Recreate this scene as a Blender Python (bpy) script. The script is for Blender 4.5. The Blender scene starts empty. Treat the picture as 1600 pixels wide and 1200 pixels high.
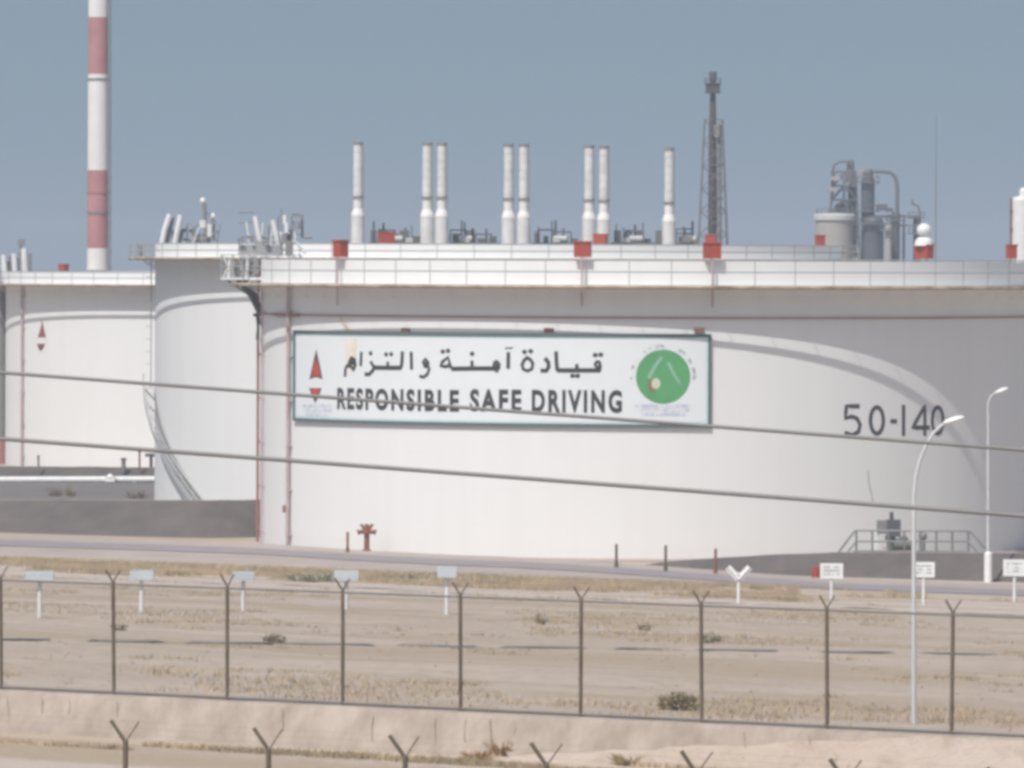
import bpy, math, random
from mathutils import Vector, noise as mnoise
random.seed(7)
PI = math.pi
R_ = math.radians
scene = bpy.context.scene
COL = scene.collection

# ------------------------------------------------------------------ camera
F = 10983.0            # focal length in pixels of a 1600 px wide picture (long telephoto)
ZC = 20.35
ROLL = 0.0037
PITCH = math.atan((600 - 404.2) / F)
right = Vector((math.cos(ROLL), 0, math.sin(ROLL)))
fwd = Vector((0, math.cos(PITCH), -math.sin(PITCH)))
fwd = (fwd - right * fwd.dot(right)).normalized()
up = right.cross(fwd).normalized()
CAM = Vector((0, 0, ZC))

def ray(u, v):
    return (right * ((u - 800) / F) + up * (-(v - 600) / F) + fwd).normalized()
def at(u, v, Y):
    d = ray(u, v)
    return CAM + d * (Y / d.y)
def at_z(u, v, z):
    d = ray(u, v)
    return CAM + d * ((z - ZC) / d.z)

cd = bpy.data.cameras.new('camera')
cam = bpy.data.objects.new('camera', cd)
COL.objects.link(cam)
from mathutils import Matrix
m = Matrix((right, up, -fwd)).transposed().to_4x4()
m.translation = CAM
cam.matrix_world = m
cd.sensor_width = 36.0
cd.lens = F / 1600 * 36.0
cd.clip_start = 1.0
cd.clip_end = 40000
scene.camera = cam

# ------------------------------------------------------------------ light
ELEV = R_(56.0)
TO_SUN = Vector((-0.5 * math.cos(ELEV), -0.866 * math.cos(ELEV), math.sin(ELEV)))
sd = bpy.data.lights.new('sun', 'SUN')
sd.energy = 4.0
sd.angle = R_(0.53)
sd.color = (1.0, 0.97, 0.93)
sun = bpy.data.objects.new('sun', sd)
sun.rotation_euler = (-TO_SUN).to_track_quat('-Z', 'Y').to_euler()
sun.location = (0, 100, 200)
COL.objects.link(sun)

w = bpy.data.worlds.new('World')
scene.world = w
w.use_nodes = True
nt = w.node_tree
nt.nodes.clear()
out = nt.nodes.new('ShaderNodeOutputWorld')
bg = nt.nodes.new('ShaderNodeBackground')
sky = nt.nodes.new('ShaderNodeTexSky')
sky.sky_type = 'NISHITA'
sky.sun_disc = False
sky.sun_elevation = ELEV
sky.sun_rotation = R_(210)
sky.dust_density = 3.0
sky.air_density = 1.0
tc = nt.nodes.new('ShaderNodeTexCoord')
sep = nt.nodes.new('ShaderNodeSeparateXYZ')
mr = nt.nodes.new('ShaderNodeMapRange')
mr.interpolation_type = 'SMOOTHSTEP'
mr.inputs['From Min'].default_value = 0.03
mr.inputs['From Max'].default_value = 0.45
mul = nt.nodes.new('ShaderNodeVectorMath'); mul.operation = 'SCALE'
mul.inputs['Scale'].default_value = 0.105
mix = nt.nodes.new('ShaderNodeMix'); mix.data_type = 'RGBA'
SKYC = (0.240, 0.335, 0.412, 1)
mix.inputs[6].default_value = SKYC          # the dusty grey-blue band of a desert horizon
nt.links.new(tc.outputs['Generated'], sep.inputs[0])
nt.links.new(sep.outputs['Z'], mr.inputs['Value'])
nt.links.new(mr.outputs[0], mix.inputs[0])
nt.links.new(sky.outputs[0], mul.inputs[0])
nt.links.new(mul.outputs[0], mix.inputs[7])
nt.links.new(mix.outputs[2], bg.inputs[0])
nt.links.new(bg.outputs[0], out.inputs[0])

vs = scene.view_settings
scene.display_settings.display_device = 'sRGB'
vs.view_transform = 'Standard'
vs.look = 'None'
vs.exposure = 0.0
vs.gamma = 1.0
vs.use_curve_mapping = False
scene.cycles.filter_width = 3.6          # the soft lens of a small long-zoom camera
scene.cycles.max_bounces = 6
scene.cycles.volume_bounces = 0

# ------------------------------------------------------------------ materials
def mat(name, col, rough=0.6, var=0.08, scale=1.0, metal=0.0, stretch=(1, 1, 1), col2=None, bump=0.0, bscale=None, amount=None):
    """Principled surface whose base colour wanders between two tones with a noise in object space."""
    mt = bpy.data.materials.new(name)
    mt.use_nodes = True
    t = mt.node_tree
    b = t.nodes['Principled BSDF']
    b.inputs['Roughness'].default_value = rough
    b.inputs['Metallic'].default_value = metal
    c1 = tuple(max(0, c * (1 - var)) for c in col)
    c2 = col2 if col2 else tuple(min(0.9, c * (1 + var)) for c in col)
    co = t.nodes.new('ShaderNodeTexCoord')
    mp = t.nodes.new('ShaderNodeMapping')
    mp.inputs['Scale'].default_value = stretch
    n = t.nodes.new('ShaderNodeTexNoise')
    n.inputs['Scale'].default_value = scale
    n.inputs['Detail'].default_value = 6
    n.inputs['Roughness'].default_value = 0.62
    cr = t.nodes.new('ShaderNodeValToRGB')
    lo, hi = amount if amount else (0.3, 0.7)
    cr.color_ramp.elements[0].position = lo
    cr.color_ramp.elements[1].position = hi
    cr.color_ramp.elements[0].color = (*c1, 1)
    cr.color_ramp.elements[1].color = (*c2, 1)
    t.links.new(co.outputs['Object'], mp.inputs[0])
    t.links.new(mp.outputs[0], n.inputs['Vector'])
    t.links.new(n.outputs['Fac'], cr.inputs[0])
    t.links.new(cr.outputs[0], b.inputs['Base Color'])
    if bump:
        n2 = t.nodes.new('ShaderNodeTexNoise')
        n2.inputs['Scale'].default_value = bscale or scale * 4
        n2.inputs['Detail'].default_value = 5
        bp = t.nodes.new('ShaderNodeBump')
        bp.inputs['Distance'].default_value = bump
        bp.inputs['Strength'].default_value = 1.0
        t.links.new(mp.outputs[0], n2.inputs['Vector'])
        t.links.new(n2.outputs['Fac'], bp.inputs['Height'])
        t.links.new(bp.outputs[0], b.inputs['Normal'])
    return mt

def tank_paint(name, col):
    """White tank paint: faint plate courses, faint vertical weather streaks, low grime near the foot."""
    mt = bpy.data.materials.new(name)
    mt.use_nodes = True
    t = mt.node_tree
    b = t.nodes['Principled BSDF']
    b.inputs['Roughness'].default_value = 0.55
    co = t.nodes.new('ShaderNodeTexCoord')
    def noise(stretch, scale, detail=5):
        mp = t.nodes.new('ShaderNodeMapping'); mp.inputs['Scale'].default_value = stretch
        n = t.nodes.new('ShaderNodeTexNoise'); n.inputs['Scale'].default_value = scale
        n.inputs['Detail'].default_value = detail
        t.links.new(co.outputs['Object'], mp.inputs[0]); t.links.new(mp.outputs[0], n.inputs['Vector'])
        return n
    def ramp(node, lo, hi, a, bb):
        m_ = t.nodes.new('ShaderNodeMapRange')
        m_.inputs['From Min'].default_value = lo; m_.inputs['From Max'].default_value = hi
        m_.inputs['To Min'].default_value = a; m_.inputs['To Max'].default_value = bb
        t.links.new(node, m_.inputs['Value'])
        return m_.outputs[0]
    def mult(a, bb):
        m_ = t.nodes.new('ShaderNodeMath'); m_.operation = 'MULTIPLY'
        t.links.new(a, m_.inputs[0]); t.links.new(bb, m_.inputs[1])
        return m_.outputs[0]
    streak = ramp(noise((1, 1, 0.045), 0.9).outputs['Fac'], 0.35, 0.75, 1.0, 0.935)
    blot = ramp(noise((1, 1, 1), 0.22, 3).outputs['Fac'], 0.3, 0.7, 0.975, 1.0)
    # plate courses, 2.4 m high: a slightly darker weld line
    sp = t.nodes.new('ShaderNodeSeparateXYZ'); t.links.new(co.outputs['Object'], sp.inputs[0])
    md = t.nodes.new('ShaderNodeMath'); md.operation = 'PINGPONG'; md.inputs[1].default_value = 1.2
    t.links.new(sp.outputs['Z'], md.inputs[0])
    weld = ramp(md.outputs[0], 0.0, 0.05, 0.955, 1.0)
    grime = ramp(sp.outputs['Z'], 0.0, 1.6, 0.93, 1.0)
    f = mult(mult(streak, blot), mult(weld, grime))
    mx = t.nodes.new('ShaderNodeMix'); mx.data_type = 'RGBA'
    mx.inputs[6].default_value = (col[0] * 0.55, col[1] * 0.5, col[2] * 0.44, 1)
    mx.inputs[7].default_value = (*col, 1)
    g = ramp(f, 0.0, 1.0, 0.0, 1.0)
    t.links.new(g, mx.inputs[0]); t.links.new(mx.outputs[2], b.inputs['Base Color'])
    return mt

M = {}
M['tank'] = tank_paint('tank_white_paint', (0.755, 0.755, 0.745))
M['girder'] = mat('rusted_girder_edge', (0.22, 0.145, 0.08), 0.7, scale=0.8, col2=(0.50, 0.42, 0.31))
M['rail'] = mat('pale_rail_paint', (0.33, 0.325, 0.32), 0.5, scale=2)
M['whitesteel'] = mat('white_steel_paint', (0.70, 0.70, 0.69), 0.5, scale=1.5)
M['greysteel'] = mat('grey_galvanised_steel', (0.33, 0.335, 0.34), 0.5, scale=1.5)
M['stairpaint'] = mat('light_grey_stair_paint', (0.46, 0.46, 0.455), 0.5, scale=1.5)
M['darksteel'] = mat('dark_grey_steel', (0.10, 0.10, 0.105), 0.6, scale=1.5)
M['midsteel'] = mat('mid_grey_steel', (0.22, 0.215, 0.21), 0.6, scale=1.5)
M['pinkpipe'] = mat('faded_red_pipe', (0.42, 0.30, 0.29), 0.6, scale=1.2, stretch=(1, 1, .4), col2=(0.52, 0.45, 0.44))
M['redpipe'] = mat('red_fire_pipe', (0.30, 0.135, 0.12), 0.6, scale=1.2)
M['redbox'] = mat('red_foam_box_paint', (0.36, 0.065, 0.04), 0.5, scale=2)
M['rust'] = mat('rust_brown', (0.23, 0.10, 0.06), 0.8, var=.25, scale=3)
M['signwhite'] = mat('sign_white', (0.72, 0.75, 0.765), 0.45, var=0.02, scale=0.6)
M['signframe'] = mat('sign_frame_green_grey', (0.10, 0.135, 0.135), 0.5, scale=1)
M['signteal'] = mat('sign_inner_teal_line', (0.48, 0.66, 0.66), 0.5, scale=1)
M['ink'] = mat('sign_black_lettering', (0.045, 0.042, 0.04), 0.5, var=.2, scale=1.5)
M['inkblue'] = mat('sign_pale_blue_print', (0.50, 0.54, 0.64), 0.5, scale=1)
M['inkgrey'] = mat('sign_grey_print', (0.38, 0.38, 0.42), 0.5, scale=1)
M['arrowred'] = mat('emblem_red', (0.50, 0.055, 0.035), 0.5, scale=1)
M['dullred'] = mat('faded_dull_red', (0.27, 0.085, 0.07), 0.6, scale=1)
M['arrowdark'] = mat('emblem_dark_outline', (0.10, 0.07, 0.055), 0.5, scale=1)
M['green'] = mat('roundel_green', (0.095, 0.33, 0.125), 0.5, scale=.5, var=.12)
M['greenline'] = mat('roundel_pale_line', (0.25, 0.46, 0.33), 0.5, scale=1)
M['beige'] = mat('roundel_beige', (0.58, 0.56, 0.42), 0.5, scale=1)
M['brown'] = mat('roundel_brown', (0.24, 0.16, 0.09), 0.5, scale=1)
M['stain'] = mat('tan_rust_stain', (0.62, 0.42, 0.20), 0.7, var=.2, scale=1.2, stretch=(1, 1, .25), col2=(0.80, 0.72, 0.60))
M['stainpale'] = mat('pale_rust_wash', (0.74, 0.64, 0.48), 0.7, var=.06, scale=.9, stretch=(1, 1, .3), col2=(0.80, 0.79, 0.76), amount=(.35, .65))
M['number'] = mat('number_black_paint', (0.06, 0.06, 0.065), 0.55, var=.2, scale=1.2)
M['bund'] = mat('bund_grey_asphalt', (0.110, 0.095, 0.087), 0.9, var=.2, scale=.35, bump=.12, bscale=1.4)
M['track'] = mat('pale_packed_sand', (0.445, 0.372, 0.312), 0.95, var=.1, scale=.35, col2=(0.50, 0.428, 0.368), bump=.05)
M['yard'] = mat('grey_gravel', (0.155, 0.138, 0.13), 0.95, var=.15, scale=.3, bump=.04)
M['asphalt'] = mat('old_road_asphalt', (0.255, 0.225, 0.228), 0.9, var=.08, scale=.3, bump=.03)
M['shoulder'] = mat('gravel_shoulder', (0.355, 0.30, 0.265), 0.95, var=.12, scale=.25, bump=.06)
M['cable'] = mat('grey_cable', (0.20, 0.195, 0.19), 0.55, scale=3)
M['post'] = mat('brown_fence_steel', (0.135, 0.108, 0.078), 0.75, var=.3, scale=3)
M['wire'] = mat('weathered_fence_wire', (0.16, 0.145, 0.125), 0.6, var=.2, scale=5)
M['rail_fence'] = mat('dull_grey_fence_rail', (0.20, 0.185, 0.175), 0.7, scale=3)
M['lamp'] = mat('pale_lamp_post_paint', (0.55, 0.56, 0.57), 0.5, scale=1)
M['lamphead'] = mat('white_lamp_head', (0.80, 0.80, 0.78), 0.4, var=.03, scale=1)
M['markerwhite'] = mat('white_marker_sign', (0.74, 0.74, 0.73), 0.5, scale=1)
M['markerblue'] = mat('pale_blue_marker_plate', (0.27, 0.30, 0.315), 0.5, scale=1)
M['concrete'] = mat('pale_pink_concrete', (0.30, 0.245, 0.20), 0.9, var=.16, scale=1.3, stretch=(1, 1, .5), col2=(0.395, 0.335, 0.288), bump=.05, bscale=3)
M['crack'] = mat('concrete_crack_dirt', (0.30, 0.24, 0.195), 0.95, var=.15, scale=2)
M['chimred'] = mat('chimney_red_band', (0.40, 0.165, 0.165), 0.6, scale=.2, col2=(0.46, 0.235, 0.23))
M['chimwhite'] = mat('chimney_white_band', (0.74, 0.73, 0.70), 0.6, scale=.2)
M['stack'] = mat('exhaust_stack_pale_metal', (0.63, 0.63, 0.62), 0.45, var=.14, scale=.5)
M['flare'] = mat('flare_brown_grey_steel', (0.085, 0.072, 0.068), 0.7, scale=.4)
M['lattice'] = mat('lattice_grey_steel', (0.17, 0.165, 0.165), 0.6, scale=.4)
M['vessel'] = mat('dark_blue_grey_vessel', (0.075, 0.08, 0.095), 0.6, var=.25, scale=.2)
M['silo'] = mat('beige_grey_silo', (0.36, 0.335, 0.305), 0.8, scale=.15)
M['plant_pipe'] = mat('dull_process_pipe', (0.13, 0.125, 0.135), 0.6, scale=.3)
M['equip'] = mat('grey_green_equipment', (0.13, 0.135, 0.125), 0.7, var=.3, scale=.3)
M['equiplight'] = mat('light_duct_metal', (0.5, 0.5, 0.49), 0.6, scale=.3)
M['roof'] = mat('floating_roof_steel', (0.45, 0.44, 0.42), 0.8, scale=.2)
M['shrub'] = mat('dusty_olive_shrub', (0.31, 0.26, 0.175), 0.9, var=.35, scale=2.5)
M['shrubgreen'] = mat('dusty_green_shrub', (0.29, 0.275, 0.19), 0.9, var=.35, scale=2.5)
M['strawtuft'] = mat('orange_straw_grass', (0.42, 0.29, 0.16), 0.95, var=.25, scale=1.5)
M['straw'] = mat('dry_straw', (0.36, 0.30, 0.19), 0.95, var=.15, scale=.30, col2=(0.54, 0.42, 0.285), amount=(.38, .62))
M['debris'] = mat('dark_debris', (0.23, 0.185, 0.15), 0.9, var=.4, scale=2)

def print_mat(name, ink, paper):
    mt = bpy.data.materials.new(name); mt.use_nodes = True; t = mt.node_tree; b = t.nodes['Principled BSDF']; b.inputs['Roughness'].default_value = .5
    co = t.nodes.new('ShaderNodeTexCoord'); n = t.nodes.new('ShaderNodeTexNoise'); n.inputs['Scale'].default_value = 3.2; n.inputs['Detail'].default_value = 1
    r = t.nodes.new('ShaderNodeMapRange'); r.inputs['From Min'].default_value = .45; r.inputs['From Max'].default_value = .52
    mx = t.nodes.new('ShaderNodeMix'); mx.data_type = 'RGBA'; mx.inputs[6].default_value = (*ink, 1); mx.inputs[7].default_value = (*paper, 1)
    t.links.new(co.outputs['Object'], n.inputs['Vector']); t.links.new(n.outputs['Fac'], r.inputs['Value']); t.links.new(r.outputs[0], mx.inputs[0]); t.links.new(mx.outputs[2], b.inputs['Base Color'])
    return mt
M['printblue'] = print_mat('pale_blue_print_line', (.50, .54, .64), (.68, .71, .75))
M['printgrey'] = print_mat('grey_print_line', (.38, .38, .42), (.72, .75, .765))
# ground: pinkish sand, tan dry patches, pale wheel-swept strips
def ground_mat():
    mt = bpy.data.materials.new('desert_sand')
    mt.use_nodes = True
    t = mt.node_tree
    b = t.nodes['Principled BSDF']; b.inputs['Roughness'].default_value = 0.95
    co = t.nodes.new('ShaderNodeTexCoord')
    def noise(rot, stretch, scale, detail=6, rough=.6):
        mp0 = t.nodes.new('ShaderNodeMapping'); mp0.inputs['Rotation'].default_value = (0, 0, rot)
        mp = t.nodes.new('ShaderNodeMapping'); mp.inputs['Scale'].default_value = stretch
        n = t.nodes.new('ShaderNodeTexNoise'); n.inputs['Scale'].default_value = scale
        n.inputs['Detail'].default_value = detail; n.inputs['Roughness'].default_value = rough
        t.links.new(co.outputs['Object'], mp0.inputs[0]); t.links.new(mp0.outputs[0], mp.inputs[0]); t.links.new(mp.outputs[0], n.inputs['Vector'])
        return n.outputs['Fac']
    def sm(x, lo, hi):
        m_ = t.nodes.new('ShaderNodeMapRange'); m_.interpolation_type = 'SMOOTHSTEP'
        m_.inputs['From Min'].default_value = lo; m_.inputs['From Max'].default_value = hi
        t.links.new(x, m_.inputs['Value']); return m_.outputs[0]
    def mixc(f, a, c):
        m_ = t.nodes.new('ShaderNodeMix'); m_.data_type = 'RGBA'
        t.links.new(f, m_.inputs[0])
        for k, x in ((6, a), (7, c)):
            if isinstance(x, tuple): m_.inputs[k].default_value = (*x, 1)
            else: t.links.new(x, m_.inputs[k])
        return m_.outputs[2]
    base = mixc(sm(noise(0, (1, 1, 1), .09), .35, .65), (.430, .352, .286), (.485, .410, .346))
    fine = mixc(sm(noise(0, (1, .35, 1), 1.6), .45, .8), base, (.36, .283, .218))
    strips = mixc(sm(noise(.64, (.22, 1, 1), .085, 7, .68), .47, .62), fine, (.385, .305, .220))
    pale = mixc(sm(noise(.64, (.12, 1, 1), .06, 4), .56, .68), strips, (.50, .425, .368))
    peb = mixc(sm(noise(0, (1, .5, 1), 4.5, 3), .66, .76), pale, (.30, .235, .175))
    t.links.new(peb, b.inputs['Base Color'])
    bp = t.nodes.new('ShaderNodeBump'); bp.inputs['Distance'].default_value = 0.25
    t.links.new(noise(0, (1, 1, 1), .9, 8, .65), bp.inputs['Height'])
    t.links.new(bp.outputs[0], b.inputs['Normal'])
    return mt
M['sand'] = ground_mat()

# ------------------------------------------------------------------ mesh builder
class MB:
    def __init__(s): s.v = []; s.f = []; s.mi = []; s.sm = []
    def face(s, pts, mi=0, smooth=False):
        k = len(s.v); s.v += [tuple(p) for p in pts]; s.f.append(tuple(range(k, k + len(pts)))); s.mi.append(mi); s.sm.append(smooth)
    def grid(s, rows, closed=False, mi=0, smooth=True, flip=False):
        k = len(s.v); n = len(rows[0])
        for r in rows: s.v += [tuple(p) for p in r]
        for i in range(len(rows) - 1):
            for j in range(n if closed else n - 1):
                a, b = k + i * n + j, k + i * n + (j + 1) % n
                q = (a, b, b + n, a + n)
                s.f.append(q[::-1] if flip else q); s.mi.append(mi); s.sm.append(smooth)
    def box(s, c, size, rz=0.0, mi=0):
        c = Vector(c); hx, hy, hz = [q / 2 for q in size]
        cs, sn = math.cos(rz), math.sin(rz)
        P = []
        for dz in (-hz, hz):
            for dx, dy in ((-hx, -hy), (hx, -hy), (hx, hy), (-hx, hy)):
                P.append((c.x + dx * cs - dy * sn, c.y + dx * sn + dy * cs, c.z + dz))
        k = len(s.v); s.v += P
        for q in ((3, 2, 1, 0), (4, 5, 6, 7), (0, 1, 5, 4), (1, 2, 6, 5), (2, 3, 7, 6), (3, 0, 4, 7)):
            s.f.append(tuple(k + i for i in q)); s.mi.append(mi); s.sm.append(False)
    def tube(s, a, b, r, r2=None, n=8, mi=0, caps=True):
        a, b = Vector(a), Vector(b); r2 = r if r2 is None else r2
        d = (b - a).normalized()
        x = d.orthogonal().normalized(); y = d.cross(x)
        rows = []
        for p, q in ((a, r), (b, r2)):
            rows.append([p + x * (q * math.cos(2 * PI * i / n)) + y * (q * math.sin(2 * PI * i / n)) for i in range(n)])
        s.grid(rows, True, mi, n > 4)
        if caps:
            s.face(rows[0][::-1], mi); s.face(rows[1], mi)
    def path(s, pts, r, n=8, mi=0):
        pts = [Vector(p) for p in pts]; rows = []; px = None
        for i, p in enumerate(pts):
            d = (pts[min(i + 1, len(pts) - 1)] - pts[max(i - 1, 0)]).normalized()
            x = d.orthogonal().normalized() if px is None else (px - d * px.dot(d)).normalized()
            px = x; y = d.cross(x)
            rr = r[i] if isinstance(r, (list, tuple)) else r
            rows.append([p + x * (rr * math.cos(2 * PI * k / n)) + y * (rr * math.sin(2 * PI * k / n)) for k in range(n)])
        s.grid(rows, True, mi, True); s.face(rows[0][::-1], mi); s.face(rows[-1], mi)
    def lathe(s, c, prof, n=24, mi=0, a0=0.0, a1=2 * PI, smooth=True):
        """prof: list of (radius, z); breaks the shading at each profile corner"""
        c = Vector(c); full = abs(a1 - a0 - 2 * PI) < 1e-6
        m_ = n if full else n + 1
        for (r0, z0), (r1, z1) in zip(prof[:-1], prof[1:]):
            rows = [[(c.x + r * math.sin(a0 + (a1 - a0) * i / n), c.y - r * math.cos(a0 + (a1 - a0) * i / n), c.z + z) for i in range(m_)] for r, z in ((r0, z0), (r1, z1))]
            s.grid(rows, full, mi, smooth)
    def ball(s, c, r, n=14, mi=0, sz=1.0):
        c = Vector(c); rows = []
        for i in range(n // 2 + 1):
            th = PI * i / (n // 2); rr = max(1e-4, math.sin(th)) * r
            rows.append([(c.x + rr * math.cos(2 * PI * j / n), c.y + rr * math.sin(2 * PI * j / n), c.z - math.cos(th) * r * sz) for j in range(n)])
        s.grid(rows, True, mi, True)
    def build(s, name, mats, parent=None, origin=None):
        me = bpy.data.meshes.new(name)
        o_ = Vector(origin) if origin is not None else Vector((0, 0, 0))
        me.from_pydata([(x - o_.x, y - o_.y, z - o_.z) for x, y, z in s.v], [], s.f)
        for mm in (mats if isinstance(mats, (list, tuple)) else [mats]): me.materials.append(M[mm] if isinstance(mm, str) else mm)
        me.polygons.foreach_set('material_index', s.mi)
        me.polygons.foreach_set('use_smooth', s.sm)
        me.update()
        o = bpy.data.objects.new(name, me); COL.objects.link(o)
        o.location = o_
        if parent is not None:
            o.parent = parent
            pw = parent.location.copy(); q = parent.parent
            while q is not None: pw += q.location; q = q.parent
            o.location = o_ - pw
        return o

class Each:
    """same calls as MB, but every piece becomes a part of its own"""
    def __init__(s, name, mt, parent, O=None): s.a = (name, mt, parent, O)
    def __getattr__(s, k):
        def f(*a, **kw):
            q = MB(); getattr(q, k)(*a, **kw); q.build(*s.a)
        return f
    def build(s, *a): pass

def tag(o, label=None, cat=None, group=None, kind=None):
    if label: o['label'] = label
    if cat: o['category'] = cat
    if group: o['group'] = group
    if kind: o['kind'] = kind
    return o
def thing(name, loc, label, cat, group=None):
    o = bpy.data.objects.new(name, None); COL.objects.link(o); o.location = loc
    o.empty_display_size = .3
    return tag(o, label, cat, group)
def copy_tree(o, loc=None, parent=None):
    c = o.copy(); COL.objects.link(c); c.parent = parent
    if loc is not None: c.location = loc
    for ch in list(o.children): copy_tree(ch, None, c)
    return c

# ------------------------------------------------------------------ terrain
def sm01(x, a, b):
    t = min(1, max(0, (x - a) / (b - a))); return t * t * (3 - 2 * t)
def h(x, y):
    s = .6 * x + .8 * y
    if s < 126.0: z = 18.6 - 8.4 * sm01(s, 0, 80) - 1.0 * sm01(s, 95, 124)
    elif s < 354: z = 10.12 - (s - 126.0) * (10.12 - .30) / 228
    else: z = .30 - .34 * sm01(s, 354, 374)
    if 132 < s < 350:
        k = min(1, (s - 132) / 10, (350 - s) / 20)
        z += k * .16 * mnoise.noise(Vector((x * .09, y * .09, 1.3))) + k * .07 * mnoise.noise(Vector((x * .4, y * .4, 4.1)))
    return z
def hit(u, v):
    d = ray(u, v); t = 60.0
    while t < 900:
        p = CAM + d * t
        if p.z <= h(p.x, p.y): break
        t += .5
    lo, hi = t - .5, t
    for _ in range(20):
        mid = (lo + hi) / 2; p = CAM + d * mid
        if p.z <= h(p.x, p.y): hi = mid
        else: lo = mid
    p = CAM + d * hi; p.z = h(p.x, p.y)
    return p
UX, UY = .8, -.6
def st(s, t): return (.6 * s + UX * t, .8 * s + UY * t)
sv = [-900, -400, -150, -60, -20] + [i * 8 for i in range(0, 15)] + [116 + i * 2.4 for i in range(0, 4)] + [125.2, 126.2, 126.6] + [128 + i * 1.9 for i in range(0, 130)]
sv += [376 + i * 4 for i in range(0, 20)] + [460, 480, 510, 560, 640, 760, 900, 1200, 1700, 2500, 4000, 6500]
tv = [-6000, -3500, -1800, -1000, -700, -560, -480, -440, -420, -400] + [-396 + i * 2.2 for i in range(0, 190)] + [25, 40, 70, 120, 250, 500, 1000, 2000, 3500, 6000]
g = MB()
g.grid([[(*st(s, t), h(*st(s, t))) for t in tv] for s in sv], False, 0, True, True)
tag(g.build('ground', 'sand'), kind='structure')

# road: asphalt with gravel shoulders on a low embankment
edge = [(-420, 826), (-200, 831), (0, 836), (200, 842), (400, 849), (573, 860), (700, 866.5), (800, 870), (900, 875.5), (1000, 882), (1150, 893), (1300, 904), (1600, 914), (1900, 924), (2300, 940)]
rz_ = .42
def rl(dv, dz): return [at_z(u, v + dv, rz_) + Vector((0, 0, dz)) for u, v in edge]
far0 = [p + Vector((1.5, 2.2, -.75)) for p in rl(0, 0)]
near1 = [p + Vector((-2.0, -3.0, -.75)) for p in rl(31, 0)]
sh = MB()
sh.grid([near1, rl(28, 0), rl(13, .05), rl(8, .05), rl(0, 0), far0], False, 0, False)
tag(sh.build('road_shoulder', 'shoulder'), kind='structure')
rd = MB()
rd.grid([rl(18, .054 + .012), rl(8.5, .066)], False, 0, True)
tag(rd.build('road', 'asphalt'), kind='structure')

tk = MB(); rows = [[], [], []]
t_ = -420
while t_ < -120:
    for r, s0, k in zip(rows, (285, 290.5, 296), (1, 0, 2)):
        x, y = st(s0 + (1.8 * mnoise.noise(Vector((t_ * .07, k * 5.0, 0))) + .7 * mnoise.noise(Vector((t_ * .5, k * 3.0, 4))) if k else 0), t_)
        r.append((x, y, h(x, y) + (.05 if k == 0 else .02)))
    t_ += 1.2
tk.grid(rows, False, 0, True, True)
tag(tk.build('track', 'track'), kind='structure')
# embankments (bund walls) of dark grey asphalted earth
def ridge(name, pts, crest=.6, slope=1.7):
    """pts: crest points (x, y, z); both sides run down below the ground"""
    P = [Vector(p) for p in pts]; rows = [[], [], [], [], [], []]
    Q = []
    for i in range(len(P) - 1):
        n = max(1, int((P[i + 1] - P[i]).length / 1.2))
        for k in range(n): Q.append(P[i].lerp(P[i + 1], k / n))
    Q.append(P[-1])
    for i, p in enumerate(Q):
        d = (Q[min(i + 2, len(Q) - 1)] - Q[max(i - 2, 0)]); d.z = 0; d.normalize()
        n = Vector((d.y, -d.x, 0))
        hh = p.z + .5
        jz = .05 * mnoise.noise(Vector((p.x * .5, p.y * .5, 2)))
        j2 = .14 * mnoise.noise(Vector((p.x * .35, p.y * .35, 7)))
        a = [p + n * (crest + hh * slope + j2) - Vector((0, 0, hh)), p + n * (crest + hh * slope * .5 + j2) - Vector((0, 0, hh * .5 + j2)),
             p + n * crest + Vector((0, 0, jz)), p - n * crest + Vector((0, 0, jz)), p - n * (crest + hh * slope) - Vector((0, 0, hh))]
        for r, q in zip(rows, a): r.append(q)
    b = MB(); b.grid(rows[:3], False, 0, True, True); b.grid(rows[2:4], False, 1, True, True); b.grid(rows[3:5], False, 0, True, True)
    return tag(b.build(name, ['bund', 'shoulder']), kind='structure')
yd = MB(); yd.grid([[(x, y, .0 + .02) for x in (-120, -60, -12)] for y in (530, 600, 650)], False, 0, False, True)
tag(yd.build('gravel_yard', 'yard'), kind='structure')
ridge('embankment', [(-190, 600, 2.0), (-80, 541, 2.1), (-38.5, 525, 2.2), (-22, 515.5, 2.55), (-16, 520, 2.5), (-3, 531.5, 2.3), (12, 533.5, 2.2), (30, 542, 2.2), (70, 590, 2.2)])
ridge('embankment', [(-120, 652, 1.2), (-60, 646, 1.15), (-20, 645, 1.05), (30, 646, 1.0)])
ridge('embankment', [at(985, 885, 465.5), at(1040, 879, 463), at(1090, 873.5, 461.5), at(1200, 867, 458), at(1310, 863, 455), at(1600, 863.5, 448.5), at(1900, 866, 441), at(2600, 875, 425)], .5, 1.6)

# ------------------------------------------------------------------ tanks
def cyl_pt(c, R, th, z): return Vector((c[0] + R * math.sin(th), c[1] - R * math.cos(th), z))
def on_wall(c, R, u, v):
    """where the sight line of a photo point meets the tank wall: angle and height"""
    d = ray(u, v)
    ox, oy = CAM.x - c[0], CAM.y - c[1]
    A = d.x * d.x + d.y * d.y; B = ox * d.x + oy * d.y; C_ = ox * ox + oy * oy - R * R
    disc = B * B - A * C_
    t = (-B - math.sqrt(max(0, disc))) / A
    p = CAM + d * t
    return math.atan2(p.x - c[0], -(p.y - c[1])), p.z

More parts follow.
